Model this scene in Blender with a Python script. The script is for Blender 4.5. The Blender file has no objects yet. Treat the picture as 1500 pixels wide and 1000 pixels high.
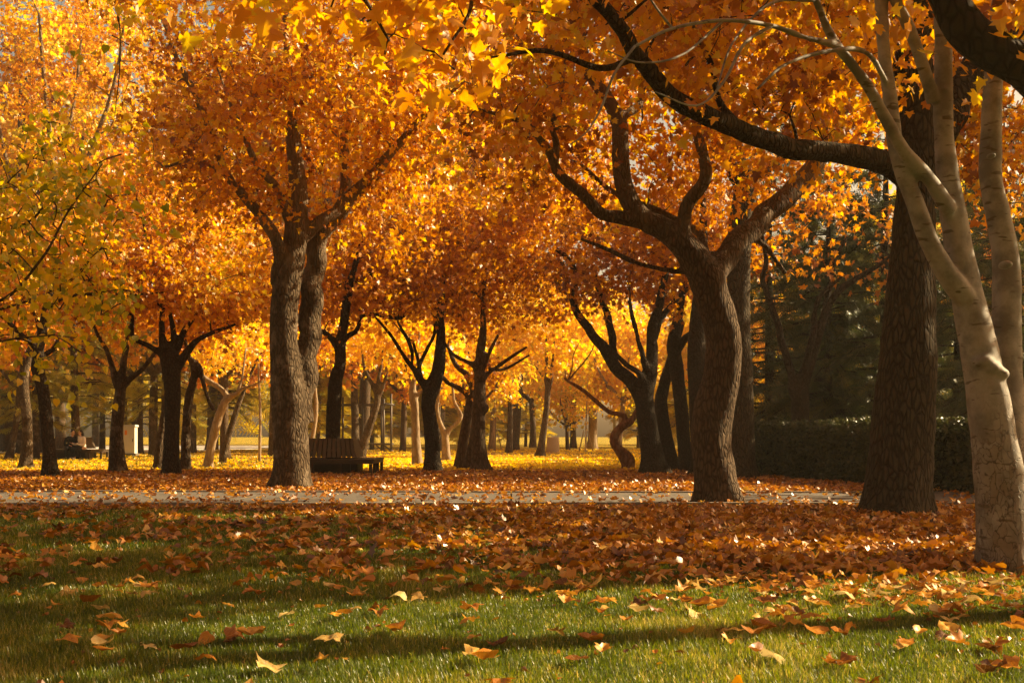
import bpy, math, random
import numpy as np
from mathutils import Vector, noise

random.seed(7)
RNG = np.random.default_rng(11)
R = math.radians
PI = math.pi

# ------------------------------------------------------------------ measures
F, HOR, H = 1667.0, 638.0, 1.1          # focal length (px of a 1500 px wide photo), horizon row, eye height


def depth(yb):
    return F * H / (yb - HOR)


def at(px, py, Y):
    return np.array([(px - 750.0) / F * Y, Y, H - (py - HOR) / F * Y])


sc = bpy.context.scene
COL = sc.collection

# ------------------------------------------------------------------ mesh helpers


class MB:
    """collects vertices and faces"""

    def __init__(self):
        self.v, self.f, self.n, self.t = [], [], 0, []

    def add(self, v, f, tone=0.5):
        v = np.asarray(v, dtype=np.float64).reshape(-1, 3)
        self.v.append(v)
        self.f.append(np.asarray(f, dtype=np.int64) + self.n)
        self.t.append(np.full(len(v), tone) if np.isscalar(tone) else np.asarray(tone))
        self.n += len(v)

    def box(self, c, s, rz=0.0, taper=1.0, tilt=0.0):
        c = np.array(c, float)
        x, y, z = [q / 2.0 for q in s]
        v = np.array([[-x, -y, -z], [x, -y, -z], [x, y, -z], [-x, y, -z],
                      [-x * taper, -y * taper, z], [x * taper, -y * taper, z], [x * taper, y * taper, z], [-x * taper, y * taper, z]])
        if tilt:
            ct, st = math.cos(tilt), math.sin(tilt)
            v = np.stack([v[:, 0], v[:, 1] * ct - v[:, 2] * st, v[:, 1] * st + v[:, 2] * ct], 1)
        ca, sa = math.cos(rz), math.sin(rz)
        v = np.stack([v[:, 0] * ca - v[:, 1] * sa, v[:, 0] * sa + v[:, 1] * ca, v[:, 2]], 1) + c
        self.add(v, [[0, 3, 2, 1], [4, 5, 6, 7], [0, 1, 5, 4], [1, 2, 6, 5], [2, 3, 7, 6], [3, 0, 4, 7]])

    def ell(self, c, r, rot=None, nu=14, nv=9):
        vs = []
        for j in range(nv + 1):
            th = PI * j / nv
            for i in range(nu):
                ph = 2 * PI * i / nu
                vs.append([math.sin(th) * math.cos(ph), math.sin(th) * math.sin(ph), math.cos(th)])
        vs = np.array(vs) * np.array(r)
        if rot is not None:
            vs = vs @ np.array(rot).T
        fs = []
        for j in range(nv):
            for i in range(nu):
                fs.append([j * nu + i, (j + 1) * nu + i, (j + 1) * nu + (i + 1) % nu, j * nu + (i + 1) % nu])
        self.add(vs + np.array(c), fs)

    def tube(self, pts, rad, sides=8, res=0.0, lump=0.0, flare=0.0, caps=True, seed=0):
        pts = np.asarray(pts, float)
        rad = np.asarray(rad, float)
        if res > 0:
            pts, rad = spline(pts, rad, res)
        n = len(pts)
        tan = np.gradient(pts, axis=0)
        tan /= np.linalg.norm(tan, axis=1)[:, None] + 1e-9
        a = np.cross(tan[0], [0.31, 0.87, 0.12] if abs(tan[0][1]) < 0.8 else [1.0, 0, 0.1])
        a /= np.linalg.norm(a)
        ang = np.linspace(0, 2 * PI, sides, endpoint=False)
        ca, sa = np.cos(ang), np.sin(ang)
        rings = []
        for i in range(n):
            a = a - tan[i] * np.dot(a, tan[i])
            a /= np.linalg.norm(a) + 1e-9
            b = np.cross(tan[i], a)
            r = np.full(sides, rad[i])
            if lump > 0:
                for k, (fr, am) in enumerate(((2, 1.0), (3, .7), (5, .4))):
                    r = r * (1 + lump * am * np.sin(fr * ang + seed * 1.7 + pts[i][2] * (1.3 + .9 * k) + k))
            if flare > 0:
                h = max(pts[i][2], 0)
                r = r * (1 + flare * math.exp(-h / .22) * (1.0 + .75 * np.sin(ang * 5 + seed) + .4 * np.sin(ang * 3 + seed * 2)))
            rings.append(pts[i] + np.outer(r * ca, a) + np.outer(r * sa, b))
        v = np.concatenate(rings)
        i0 = np.arange(n - 1)[:, None] * sides
        k = np.arange(sides)[None, :]
        k1 = (k + 1) % sides
        f = np.stack([i0 + k, i0 + k1, i0 + sides + k1, i0 + sides + k], -1).reshape(-1, 4)
        if caps:
            m = n * sides
            v = np.vstack([v, pts[0], pts[-1]])
            q = np.arange(sides)
            q1 = (q + 1) % sides
            c0 = np.stack([np.full(sides, m), q1, q, q], -1)
            e = (n - 1) * sides
            c1 = np.stack([np.full(sides, m + 1), q + e, q1 + e, q1 + e], -1)
            f = np.vstack([f, c0, c1])
        self.add(v, f)

    def build(self, name, mat, parent=None, origin=(0, 0, 0), smooth=True, tone=False):
        v = np.concatenate(self.v) - np.asarray(origin, float)
        quads, tris = [], []
        for f in self.f:
            if f.shape[1] == 4:
                deg = f[:, 2] == f[:, 3]
                if deg.any():
                    tris.append(f[deg][:, :3])
                    f = f[~deg]
                quads.append(f)
            else:
                tris.append(f)
        return link_mesh(name, v, quads, tris, mat, parent, smooth, np.concatenate(self.t) if tone else None)


def mesh_from(name, v, quads, tris, mat, smooth=True, tone=None):
    q = np.concatenate(quads) if quads else np.zeros((0, 4), int)
    t = np.concatenate(tris) if tris else np.zeros((0, 3), int)
    me = bpy.data.meshes.new(name)
    me.vertices.add(len(v))
    me.vertices.foreach_set('co', np.asarray(v, np.float32).ravel())
    nl = q.size + t.size
    me.loops.add(nl)
    me.loops.foreach_set('vertex_index', np.concatenate([q.ravel(), t.ravel()]).astype(np.int32))
    npoly = len(q) + len(t)
    me.polygons.add(npoly)
    starts = np.concatenate([np.arange(len(q)) * 4, len(q) * 4 + np.arange(len(t)) * 3]).astype(np.int32)
    me.polygons.foreach_set('loop_start', starts)
    me.polygons.foreach_set('use_smooth', np.full(npoly, smooth))
    me.update(calc_edges=True)
    me.validate()
    if tone is not None:
        at_ = me.attributes.new('tone', 'FLOAT', 'POINT')
        at_.data.foreach_set('value', np.asarray(tone, np.float32))
    me.materials.append(mat)
    return me


def link_mesh(name, v, quads, tris, mat, parent=None, smooth=True, tone=None):
    o = bpy.data.objects.new(name, mesh_from(name, v, quads, tris, mat, smooth, tone))
    COL.objects.link(o)
    if parent:
        o.parent = parent
    return o


def spline(pts, rad, step):
    """Catmull-Rom through the points, resampled about every `step` metres"""
    P = np.vstack([2 * pts[0] - pts[1], pts, 2 * pts[-1] - pts[-2]])
    out, ro = [], []
    for i in range(len(pts) - 1):
        p0, p1, p2, p3 = P[i], P[i + 1], P[i + 2], P[i + 3]
        m = max(2, int(np.linalg.norm(p2 - p1) / step))
        for k in range(m):
            t = k / m
            out.append(.5 * ((2 * p1) + (-p0 + p2) * t + (2 * p0 - 5 * p1 + 4 * p2 - p3) * t * t + (-p0 + 3 * p1 - 3 * p2 + p3) * t ** 3))
            s = t * t * (3 - 2 * t)
            ro.append(rad[i] * (1 - s) + rad[i + 1] * s)
    out.append(pts[-1])
    ro.append(rad[-1])
    return np.array(out), np.array(ro)


def thing(name, label, cat, loc=(0, 0, 0), rz=0.0, group=None):
    o = bpy.data.objects.new(name, None)
    COL.objects.link(o)
    o.empty_display_size = .3
    o.location = loc
    o.rotation_euler = (0, 0, rz)
    return tag(o, label, cat, group)


def tag(o, label, cat, group=None):
    o['label'] = label
    o['category'] = cat
    if group:
        o['group'] = group
    return o


def structure(o):
    o['kind'] = 'structure'
    return o


def dup(root, loc, rz=0.0, scale=1.0, label=None, group=None):
    r = root.copy()
    COL.objects.link(r)
    r.location = loc
    r.rotation_euler = (0, 0, rz)
    r.scale = (scale, scale, scale) if np.isscalar(scale) else scale
    if label:
        r['label'] = label
    if group:
        r['group'] = group
    for ch in list(root.children):
        c = ch.copy()
        COL.objects.link(c)
        c.parent = r
        for g in ch.children:
            d = g.copy()
            COL.objects.link(d)
            d.parent = c
    return r


def remesh(o, vox, it=4, disp=0.0, dscale=.25):
    m = o.modifiers.new('union', 'REMESH')
    m.mode = 'VOXEL'
    m.voxel_size = vox
    m.use_smooth_shade = True
    if it:
        s = o.modifiers.new('soften', 'SMOOTH')
        s.factor = .5
        s.iterations = it
    if disp:
        tx = bpy.data.textures.new('bark_relief', 'CLOUDS')
        tx.noise_scale = dscale
        tx.noise_depth = 3
        d = o.modifiers.new('relief', 'DISPLACE')
        d.texture = tx
        d.texture_coords = 'LOCAL'
        d.strength = disp
        d.mid_level = .5
    return o


# ------------------------------------------------------------------ materials


class NT:
    def __init__(self, name):
        self.m = bpy.data.materials.new(name)
        self.m.use_nodes = True
        self.t = self.m.node_tree
        self.t.nodes.clear()
        self.out = self.t.nodes.new('ShaderNodeOutputMaterial')

    def n(self, kind, **kw):
        nd = self.t.nodes.new('ShaderNode' + kind)
        for k, v in kw.items():
            if k in nd.inputs.keys():
                nd.inputs[k].default_value = v
            else:
                setattr(nd, k, v)
        return nd

    def l(self, a, b):
        self.t.links.new(a, b)

    def ramp(self, fac, stops, interp='LINEAR'):
        r = self.t.nodes.new('ShaderNodeValToRGB')
        r.color_ramp.interpolation = interp
        el = r.color_ramp.elements
        while len(el) < len(stops):
            el.new(.5)
        for e, (p, c) in zip(el, stops):
            e.position = p
            e.color = (*c, 1) if len(c) == 3 else c
        self.l(fac, r.inputs[0])
        return r.outputs[0]

    def math(self, op, a, b=None, c=None):
        m = self.t.nodes.new('ShaderNodeMath')
        m.operation = op
        for i, x in enumerate((a, b, c)):
            if x is None:
                continue
            if isinstance(x, (int, float)):
                m.inputs[i].default_value = x
            else:
                self.l(x, m.inputs[i])
        return m.outputs[0]

    def mix(self, fac, a, b):
        m = self.t.nodes.new('ShaderNodeMix')
        m.data_type = 'RGBA'
        for s, x in ((0, fac), (6, a), (7, b)):
            if isinstance(x, (int, float)):
                m.inputs[s].default_value = x
            elif isinstance(x, tuple):
                m.inputs[s].default_value = (*x, 1)
            else:
                self.l(x, m.inputs[s])
        return m.outputs[2]

    def coords(self, scale=(1, 1, 1), kind='Object'):
        tc = self.n('TexCoord')
        mp = self.n('Mapping')
        mp.inputs['Scale'].default_value = scale
        self.l(tc.outputs[kind], mp.inputs[0])
        return mp.outputs[0]

    def noise(self, vec, scale, detail=4.0, rough=.55, out=0):
        x = self.n('TexNoise')
        x.inputs['Scale'].default_value = scale
        x.inputs['Detail'].default_value = detail
        x.inputs['Roughness'].default_value = rough
        self.l(vec, x.inputs['Vector'])
        return x.outputs[out]

    def bsdf(self, col, rough=.85, bump=None, bs=.5, dist=.02, spec=.25):
        p = self.n('BsdfPrincipled')
        if isinstance(col, tuple):
            p.inputs['Base Color'].default_value = (*col, 1)
        else:
            self.l(col, p.inputs['Base Color'])
        if isinstance(rough, (int, float)):
            p.inputs['Roughness'].default_value = rough
        else:
            self.l(rough, p.inputs['Roughness'])
        p.inputs['Specular IOR Level'].default_value = spec
        if bump is not None:
            b = self.n('Bump')
            b.inputs['Strength'].default_value = bs
            b.inputs['Distance'].default_value = dist
            self.l(bump, b.inputs['Height'])
            self.l(b.outputs[0], p.inputs['Normal'])
        self.l(p.outputs[0], self.out.inputs[0])
        return self.m


def leaf_mat(name, stops, trans=.54, gloss=.05, tboost=1.4):
    t = NT(name)
    a = t.n('Attribute', attribute_name='tone')
    col = t.ramp(a.outputs['Fac'], stops)
    d = t.n('BsdfDiffuse')
    tr = t.n('BsdfTranslucent')
    g = t.n('BsdfGlossy', Roughness=.38)
    t.l(col, d.inputs[0])
    hs = t.n('HueSaturation', Saturation=1.08, Value=tboost)
    t.l(col, hs.inputs['Color'])
    t.l(hs.outputs[0], tr.inputs[0])
    m1 = t.n('MixShader', Fac=trans)
    t.l(d.outputs[0], m1.inputs[1])
    t.l(tr.outputs[0], m1.inputs[2])
    m2 = t.n('MixShader', Fac=gloss)
    t.l(m1.outputs[0], m2.inputs[1])
    t.l(g.outputs[0], m2.inputs[2])
    t.l(m2.outputs[0], t.out.inputs[0])
    return t.m


def bark_mat(name, dark, light, patch=None, vs=22.0, bs=.9, rough=.9, stretch=.3, dist=.03, upper=None):
    t = NT(name)
    c = t.coords((1, 1, stretch))
    warp = t.noise(c, 5.0, 3.0, .6, out=1)
    vm = t.n('VectorMath', operation='MULTIPLY_ADD')
    t.l(warp, vm.inputs[0])
    vm.inputs[1].default_value = (.09, .09, .09)
    t.l(c, vm.inputs[2])
    vo = t.n('TexVoronoi', feature='DISTANCE_TO_EDGE')
    vo.inputs['Scale'].default_value = vs
    t.l(vm.outputs[0], vo.inputs['Vector'])
    crack = t.ramp(vo.outputs[0], [(0.0, (0, 0, 0)), (.22, (1, 1, 1))])
    fine = t.noise(vm.outputs[0], 60.0, 5.0, .65)
    big = t.noise(t.coords((1, 1, 1)), 2.6, 4.0, .6)
    hgt = t.math('ADD', t.math('MULTIPLY', crack, .75), t.math('MULTIPLY', fine, .4))
    f = t.math('MULTIPLY', t.math('ADD', t.math('MULTIPLY', crack, .55), t.math('MULTIPLY', fine, .55)), .95)
    col = t.mix(f, dark, light)
    if patch:
        k = t.ramp(big, [(.52, (0, 0, 0)), (.62, (1, 1, 1))])
        col = t.mix(t.math('MULTIPLY', k, .6), col, patch)
    if upper:
        # paler young bark on the higher limbs, their sunlit look put into the colour
        tc = t.n('TexCoord')
        sp = t.n('SeparateXYZ')
        t.l(tc.outputs['Object'], sp.inputs[0])
        k = t.ramp(t.math('ADD', t.math('DIVIDE', sp.outputs[2], 10.0), t.math('MULTIPLY', t.math('SUBTRACT', big, .5), .35)), [(.40, (0, 0, 0)), (.62, (1, 1, 1))])
        col = t.mix(t.math('MULTIPLY', k, .85), col, upper)
    return t.bsdf(col, rough, hgt, bs, dist, .15)


def pale_bark():
    """smooth grey-buff plane bark, breaking into cracked scales towards the foot"""
    t = NT('pale_plane_bark')
    c = t.coords((1, 1, 1))
    tc = t.n('TexCoord')
    sep = t.n('SeparateXYZ')
    t.l(tc.outputs['Object'], sep.inputs[0])
    low = t.math('SUBTRACT', 1.0, t.math('DIVIDE', sep.outputs[2], 1.75))
    low = t.math('MAXIMUM', low, 0.0)
    mott = t.noise(c, 4.2, 5.0, .62)
    fine = t.noise(c, 70.0, 4.0, .6)
    base = t.mix(t.ramp(mott, [(.40, (0, 0, 0)), (.60, (1, 1, 1))]), (.15, .137, .122), (.32, .297, .272))
    base = t.mix(t.math('MULTIPLY', fine, .35), base, (.18, .14, .11))
    # peeling scales
    cs = t.coords((1, 1, .45))
    w = t.noise(cs, 6.0, 3.0, .6, out=1)
    vm = t.n('VectorMath', operation='MULTIPLY_ADD')
    t.l(w, vm.inputs[0])
    vm.inputs[1].default_value = (.30, .30, .20)
    t.l(cs, vm.inputs[2])
    vo = t.n('TexVoronoi', feature='DISTANCE_TO_EDGE')
    vo.inputs['Scale'].default_value = 17.0
    t.l(vm.outputs[0], vo.inputs['Vector'])
    crk = t.ramp(vo.outputs[0], [(0.0, (1, 1, 1)), (.05, (0, 0, 0))])
    msk = t.ramp(t.math('ADD', t.math('MULTIPLY', low, 1.1), t.math('SUBTRACT', mott, .5)), [(.25, (0, 0, 0)), (.55, (1, 1, 1))])
    cm = t.math('MULTIPLY', crk, msk)
    flake = t.n('TexVoronoi', feature='F1')
    flake.inputs['Scale'].default_value = 17.0
    t.l(vm.outputs[0], flake.inputs['Vector'])
    fs = t.n('SeparateColor')
    t.l(flake.outputs['Color'], fs.inputs[0])
    fk = t.math('MULTIPLY', t.math('MULTIPLY', fs.outputs[0], msk), .65)
    base = t.mix(fk, base, (.16, .115, .075))
    col = t.mix(t.math('MULTIPLY', cm, .85), base, (.05, .035, .025))
    # small dark horizontal scars
    sc_ = t.noise(t.coords((5, 5, 20)), 1.1, 2.0, .5)
    scar = t.ramp(sc_, [(.62, (0, 0, 0)), (.66, (1, 1, 1))])
    col = t.mix(t.math('MULTIPLY', scar, .8), col, (.09, .065, .045))
    h = t.math('SUBTRACT', t.math('ADD', t.math('MULTIPLY', fine, .12), t.math('MULTIPLY', t.math('MULTIPLY', fs.outputs[1], msk), .7)), cm)
    return t.bsdf(col, .7, h, .7, .015, .25)


def near_leaf_mat(stops):
    """fallen leaf seen close: midrib, side veins and brown blotches on the blade itself"""
    t = NT('near_fallen_leaf')
    a = t.n('Attribute', attribute_name='tone')
    tc = t.n('TexCoord')
    sep = t.n('SeparateXYZ')
    t.l(tc.outputs['Object'], sep.inputs[0])
    ax = t.math('ABSOLUTE', sep.outputs[0])
    mid = t.math('LESS_THAN', ax, .016)
    sv = t.math('ABSOLUTE', t.math('SINE', t.math('MULTIPLY', t.math('SUBTRACT', sep.outputs[1], t.math('MULTIPLY', ax, .9)), 16.0)))
    vein = t.math('MAXIMUM', mid, t.math('LESS_THAN', sv, .13))
    nz = t.noise(tc.outputs['Object'], 5.0, 5.0, .65)
    inf = t.n('ObjectInfo')
    f = t.math('ADD', a.outputs['Fac'], t.math('MULTIPLY', t.math('SUBTRACT', inf.outputs['Random'], .5), .22))
    col = t.ramp(t.math('ADD', f, t.math('MULTIPLY', t.math('SUBTRACT', nz, .5), .55)), stops)
    col = t.mix(t.math('MULTIPLY', vein, .35), col, (.66, .42, .16))
    blot = t.ramp(t.noise(tc.outputs['Object'], 9.0, 3.0, .6), [(.60, (0, 0, 0)), (.66, (1, 1, 1))])
    col = t.mix(t.math('MULTIPLY', blot, .55), col, (.10, .04, .012))
    d, tr, g = t.n('BsdfDiffuse'), t.n('BsdfTranslucent'), t.n('BsdfGlossy', Roughness=.42)
    t.l(col, d.inputs[0])
    t.l(col, tr.inputs[0])
    m1, m2 = t.n('MixShader', Fac=.28), t.n('MixShader', Fac=.06)
    t.l(d.outputs[0], m1.inputs[1])
    t.l(tr.outputs[0], m1.inputs[2])
    t.l(m1.outputs[0], m2.inputs[1])
    t.l(g.outputs[0], m2.inputs[2])
    t.l(m2.outputs[0], t.out.inputs[0])
    return t.m


AMBER = [(0.0, (.17, .045, .004)), (.25, (.38, .13, .006)), (.5, (.62, .26, .010)), (.78, (.76, .41, .02)), (1.0, (.66, .50, .05))]
RUST = [(0.0, (.16, .05, .004)), (.4, (.42, .155, .007)), (.75, (.64, .28, .012)), (1.0, (.74, .42, .03))]
GOLD = [(0.0, (.50, .24, .010)), (.4, (.74, .44, .02)), (.75, (.84, .58, .04)), (1.0, (.66, .60, .08))]
LIME = [(0.0, (.26, .28, .025)), (.3, (.48, .42, .03)), (.6, (.74, .56, .04)), (1.0, (.84, .50, .035))]
LARCH = [(0.0, (.30, .27, .025)), (.5, (.54, .42, .03)), (1.0, (.74, .55, .05))]
PINE = [(0.0, (.13, .14, .018)), (.5, (.27, .25, .03)), (1.0, (.48, .38, .05))]
SPRUCE = [(0.0, (.025, .04, .010)), (.6, (.065, .085, .02)), (1.0, (.17, .15, .03))]
HEDGE = [(0.0, (.018, .028, .009)), (1.0, (.075, .08, .02))]
GRASS = [(0.0, (.040, .058, .005)), (.45, (.115, .150, .010)), (.8, (.27, .265, .022)), (1.0, (.52, .40, .12))]
FALL = [(0.0, (.08, .025, .004)), (.22, (.24, .078, .006)), (.48, (.50, .185, .010)), (.72, (.62, .29, .02)), (.88, (.60, .36, .08)), (1.0, (.66, .50, .20))]

M = {
    'amber': leaf_mat('amber_leaves', AMBER), 'rust': leaf_mat('rust_leaves', RUST), 'gold': leaf_mat('golden_leaves', GOLD),
    'lime': leaf_mat('yellow_green_leaves', LIME, .5), 'larch': leaf_mat('larch_needles', LARCH, .45),
    'pine': leaf_mat('pine_needles', PINE, .3), 'spruce': leaf_mat('dark_needles', SPRUCE, .2), 'hedge': leaf_mat('hedge_leaves', HEDGE, .2),
    'grass': leaf_mat('grass_blades', GRASS, .45, .05), 'fall': leaf_mat('fallen_leaf_litter', FALL, .25, .09, 1.15),
    'fall_near': near_leaf_mat(FALL),
    'bark': bark_mat('brown_cracked_bark', (.022, .014, .009), (.150, .098, .058), vs=18, dist=.05, upper=(.24, .17, .11)),
    'bark_oak': bark_mat('dark_rugged_bark', (.014, .010, .006), (.095, .069, .040), vs=17, dist=.05, bs=1.0),
    'bark_mossy': bark_mat('grey_brown_bark', (.026, .017, .010), (.125, .086, .05), (.21, .16, .11), vs=17, dist=.05, upper=(.26, .19, .125)),
    'bark_far': bark_mat('brown_bark', (.03, .02, .012), (.14, .09, .05), vs=14, bs=.7),
    'bark_pale': bark_mat('pale_sunlit_bark', (.17, .12, .075), (.36, .27, .17), (.22, .15, .09), vs=8, bs=.35),  # sunlight on the far trunks is painted into this pale bark
    'bark_red': bark_mat('reddish_bark', (.09, .042, .02), (.30, .15, .075), (.36, .24, .14), vs=10, bs=.6),
    'bark_black': bark_mat('blackish_bark', (.010, .007, .004), (.062, .043, .027), vs=15, bs=1.0, stretch=.5),
    'plane': pale_bark(),
}


def simple(name, col, rough=.7, ns=0.0, var=.25, metal=0.0, bs=.2):
    t = NT(name)
    c = t.coords((1, 1, 1))
    nz = t.noise(c, ns or 9.0, 5.0, .6)
    k = tuple(x * (1 - var) for x in col)
    k2 = tuple(min(1, x * (1 + var)) for x in col)
    m = t.bsdf(t.mix(nz, k, k2), rough, nz, bs, .01)
    for nd in t.t.nodes:
        if nd.type == 'BSDF_PRINCIPLED':
            nd.inputs['Metallic'].default_value = metal
    return m


# ------------------------------------------------------------------ leaf templates


def star_leaf():
    half = [(.10, -.03), (.30, -.10), (.45, .06), (.30, .17), (.56, .46), (.40, .47), (.24, .48), (.20, .70)]
    out = [(0, 0)] + half + [(0, 1.0)] + [(-x, y) for x, y in reversed(half)]
    return fan(out, (0, .34))


def maple_leaf():
    half = [(.24, -.08), (.46, .06), (.25, .22), (.54, .50), (.20, .54)]
    out = [(0, 0)] + half + [(0, 1.0)] + [(-x, y) for x, y in reversed(half)]
    return fan(out, (0, .36))


def heart_leaf():
    half = [(.22, -.05), (.42, .15), (.36, .48), (.14, .78)]
    out = [(0, 0)] + half + [(0, 1.0)] + [(-x, y) for x, y in reversed(half)]
    return fan(out, (0, .4))


def kite_leaf():
    v = np.array([[0, 0, 0], [.46, .12, 0], [.30, .35, 0], [.40, .60, 0], [0, 1, 0], [-.40, .60, 0], [-.30, .35, 0], [-.46, .12, 0]], float)
    f = np.array([[0, 1, 2], [0, 2, 4], [2, 3, 4], [0, 4, 6], [6, 4, 5], [0, 6, 7]])
    return v, f


def spray():
    """a flat drooping conifer spray: a midrib with side needles"""
    v, f = [], []
    for k in range(5):
        y = .08 + k * .19
        L = .40 * (1 - k * .13)
        for s in (-1, 1):
            b = len(v)
            v += [(0, y - .05, 0), (0, y + .06, 0), (s * L, y + L * .75, -.06)]
            f.append([b, b + 1, b + 2])
    b = len(v)
    v += [(-.03, 0, 0), (.03, 0, 0), (0, 1.1, -.05)]
    f.append([b, b + 1, b + 2])
    return np.array(v, float), np.array(f)


def fan(out, c):
    v = np.array([(x, y, 0) for x, y in out] + [(c[0], c[1], 0)], float)
    n = len(out)
    f = np.array([[i, (i + 1) % n, n] for i in range(n)])
    return v, f


TPL = {'star': star_leaf(), 'maple': maple_leaf(), 'heart': heart_leaf(), 'kite': kite_leaf(), 'spray': spray()}


def unit(a):
    return a / (np.linalg.norm(a, axis=-1, keepdims=True) + 1e-9)


def leaf_arrays(tpl, pos, axis, nrm, size, tone, fold=.25, curl=.35, rng=RNG):
    """many leaves in one go: axis = petiole to tip, nrm = upper side"""
    v, f = TPL[tpl]
    n = len(pos)
    axis = unit(axis)
    side = unit(np.cross(axis, nrm))
    nn = np.cross(side, axis)
    size = np.broadcast_to(np.asarray(size, float), (n,))
    fo = fold * rng.uniform(.2, 1.8, n)[:, None]
    cu = curl * rng.uniform(-.6, 1.6, n)[:, None]
    x, y = v[:, 0][None], v[:, 1][None]
    z = v[:, 2][None] + fo * np.abs(x) - cu * (y - .35) ** 2 - .25 * cu * x * x
    P = (pos[:, None, :] + size[:, None, None] * (x[..., None] * side[:, None, :] + y[..., None] * axis[:, None, :] + z[..., None] * nn[:, None, :]))
    k = len(v)
    faces = (f[None] + (np.arange(n) * k)[:, None, None]).reshape(-1, 3)
    return P.reshape(-1, 3), faces, np.repeat(tone, k)


# ------------------------------------------------------------------ trees


def rnd_dir(n, rng=RNG):
    return unit(rng.normal(size=(n, 3)))


def cluster_points(blobs, total, gap=.0, seed=0, rng=RNG):
    """points in a set of ellipsoids (centre, radii), thinned by a noise field so the crown has gaps"""
    vol = np.array([b[1][0] * b[1][1] * b[1][2] for b in blobs]) ** .8
    num = np.maximum(3, (total * vol / vol.sum()).astype(int))
    P, D = [], []
    for (c, r), n in zip(blobs, num):
        got = 0
        while got < n:
            d = rnd_dir(1, rng)[0]
            q = rng.random() ** .42
            p = np.array(c) + d * np.array(r) * q
            nz = noise.noise(Vector(p * .75 + seed * 7.3))
            if nz < gap - .30 and rng.random() < .85:
                continue
            P.append(p)
            D.append(d)
            got += 1
    return np.array(P), np.array(D)


def grow_twigs(nodes, nrad, nid, P, bark, parent, origin=(0, 0, 0), rng=RNG, sides=5, r0=.02, rend=.008, pre=None):
    """joins every cluster to the nearest wood already there, so limbs fork into twigs; one branch part per limb"""
    pos = np.array(nodes, float)
    rad = np.array(nrad, float)
    ids = np.array(nid, int)
    out = pre if pre is not None else {}
    d0 = np.array([np.min(np.sum((pos - p) ** 2, 1)) for p in P])
    for i in np.argsort(d0):
        p = P[i]
        dist = np.linalg.norm(pos - p, axis=1)
        # prefer wood that lies below/inside
        j = int(np.argmin(dist + .25 * np.maximum(0, pos[:, 2] - p[2] + .2)))
        L = dist[j]
        if L < .08:
            continue
        a = pos[j]
        m = 3 if L < 1.0 else 5
        t = np.linspace(0, 1, m + 1)[1:]
        off = rng.normal(size=(3,)) * .10 * L
        seg = a + (p - a) * t[:, None] + np.sin(t * PI)[:, None] * (off + np.array([0, 0, .10 * L])) + rng.normal(size=(m, 3)) * .02 * L
        ra = min(rad[j] * .7, r0 * (.35 + .5 * L))
        rr = np.concatenate([[ra], ra + (max(rend, ra * .3) - ra) * t])
        out.setdefault(ids[j], MB()).tube(np.vstack([a, seg]), rr, sides=sides, caps=False)
        pos = np.vstack([pos, seg])
        rad = np.concatenate([rad, rr[1:]])
        ids = np.concatenate([ids, np.full(m, ids[j])])
    for k in sorted(out):
        out[k].build('branch', M[bark], parent, origin)


def crown_leaves(P, D, per, size, tpl, bias=.5, spread=.45, tw=.65, droop=.45, rng=RNG, tvar=.30, up=.45):
    n = len(P)
    d = unit(D * .6 + rng.normal(size=(n, 3)) * .55 + np.array([0, 0, -droop * .4]))
    ct = np.clip(bias + rng.normal(size=n) * tvar * .7, 0, 1)
    cnt = np.maximum(3, rng.poisson(per, n))
    idx = np.repeat(np.arange(n), cnt)
    m = len(idx)
    t = rng.uniform(-.35, 1.0, m)
    pos = P[idx] + d[idx] * (t * tw)[:, None] + rng.normal(size=(m, 3)) * spread * .42
    ax = unit(d[idx] * .5 + rng.normal(size=(m, 3)) * .75 + np.array([0, 0, -droop]))
    nr = unit(rng.normal(size=(m, 3)) * .8 + np.array([0, 0, up]))
    tone = np.clip(ct[idx] + rng.normal(size=m) * tvar * .6, 0, 1)
    sz = size * np.clip(rng.normal(1.0, .22, m), .5, 1.5)
    return leaf_arrays(tpl, pos, ax, nr, sz, tone)


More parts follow.
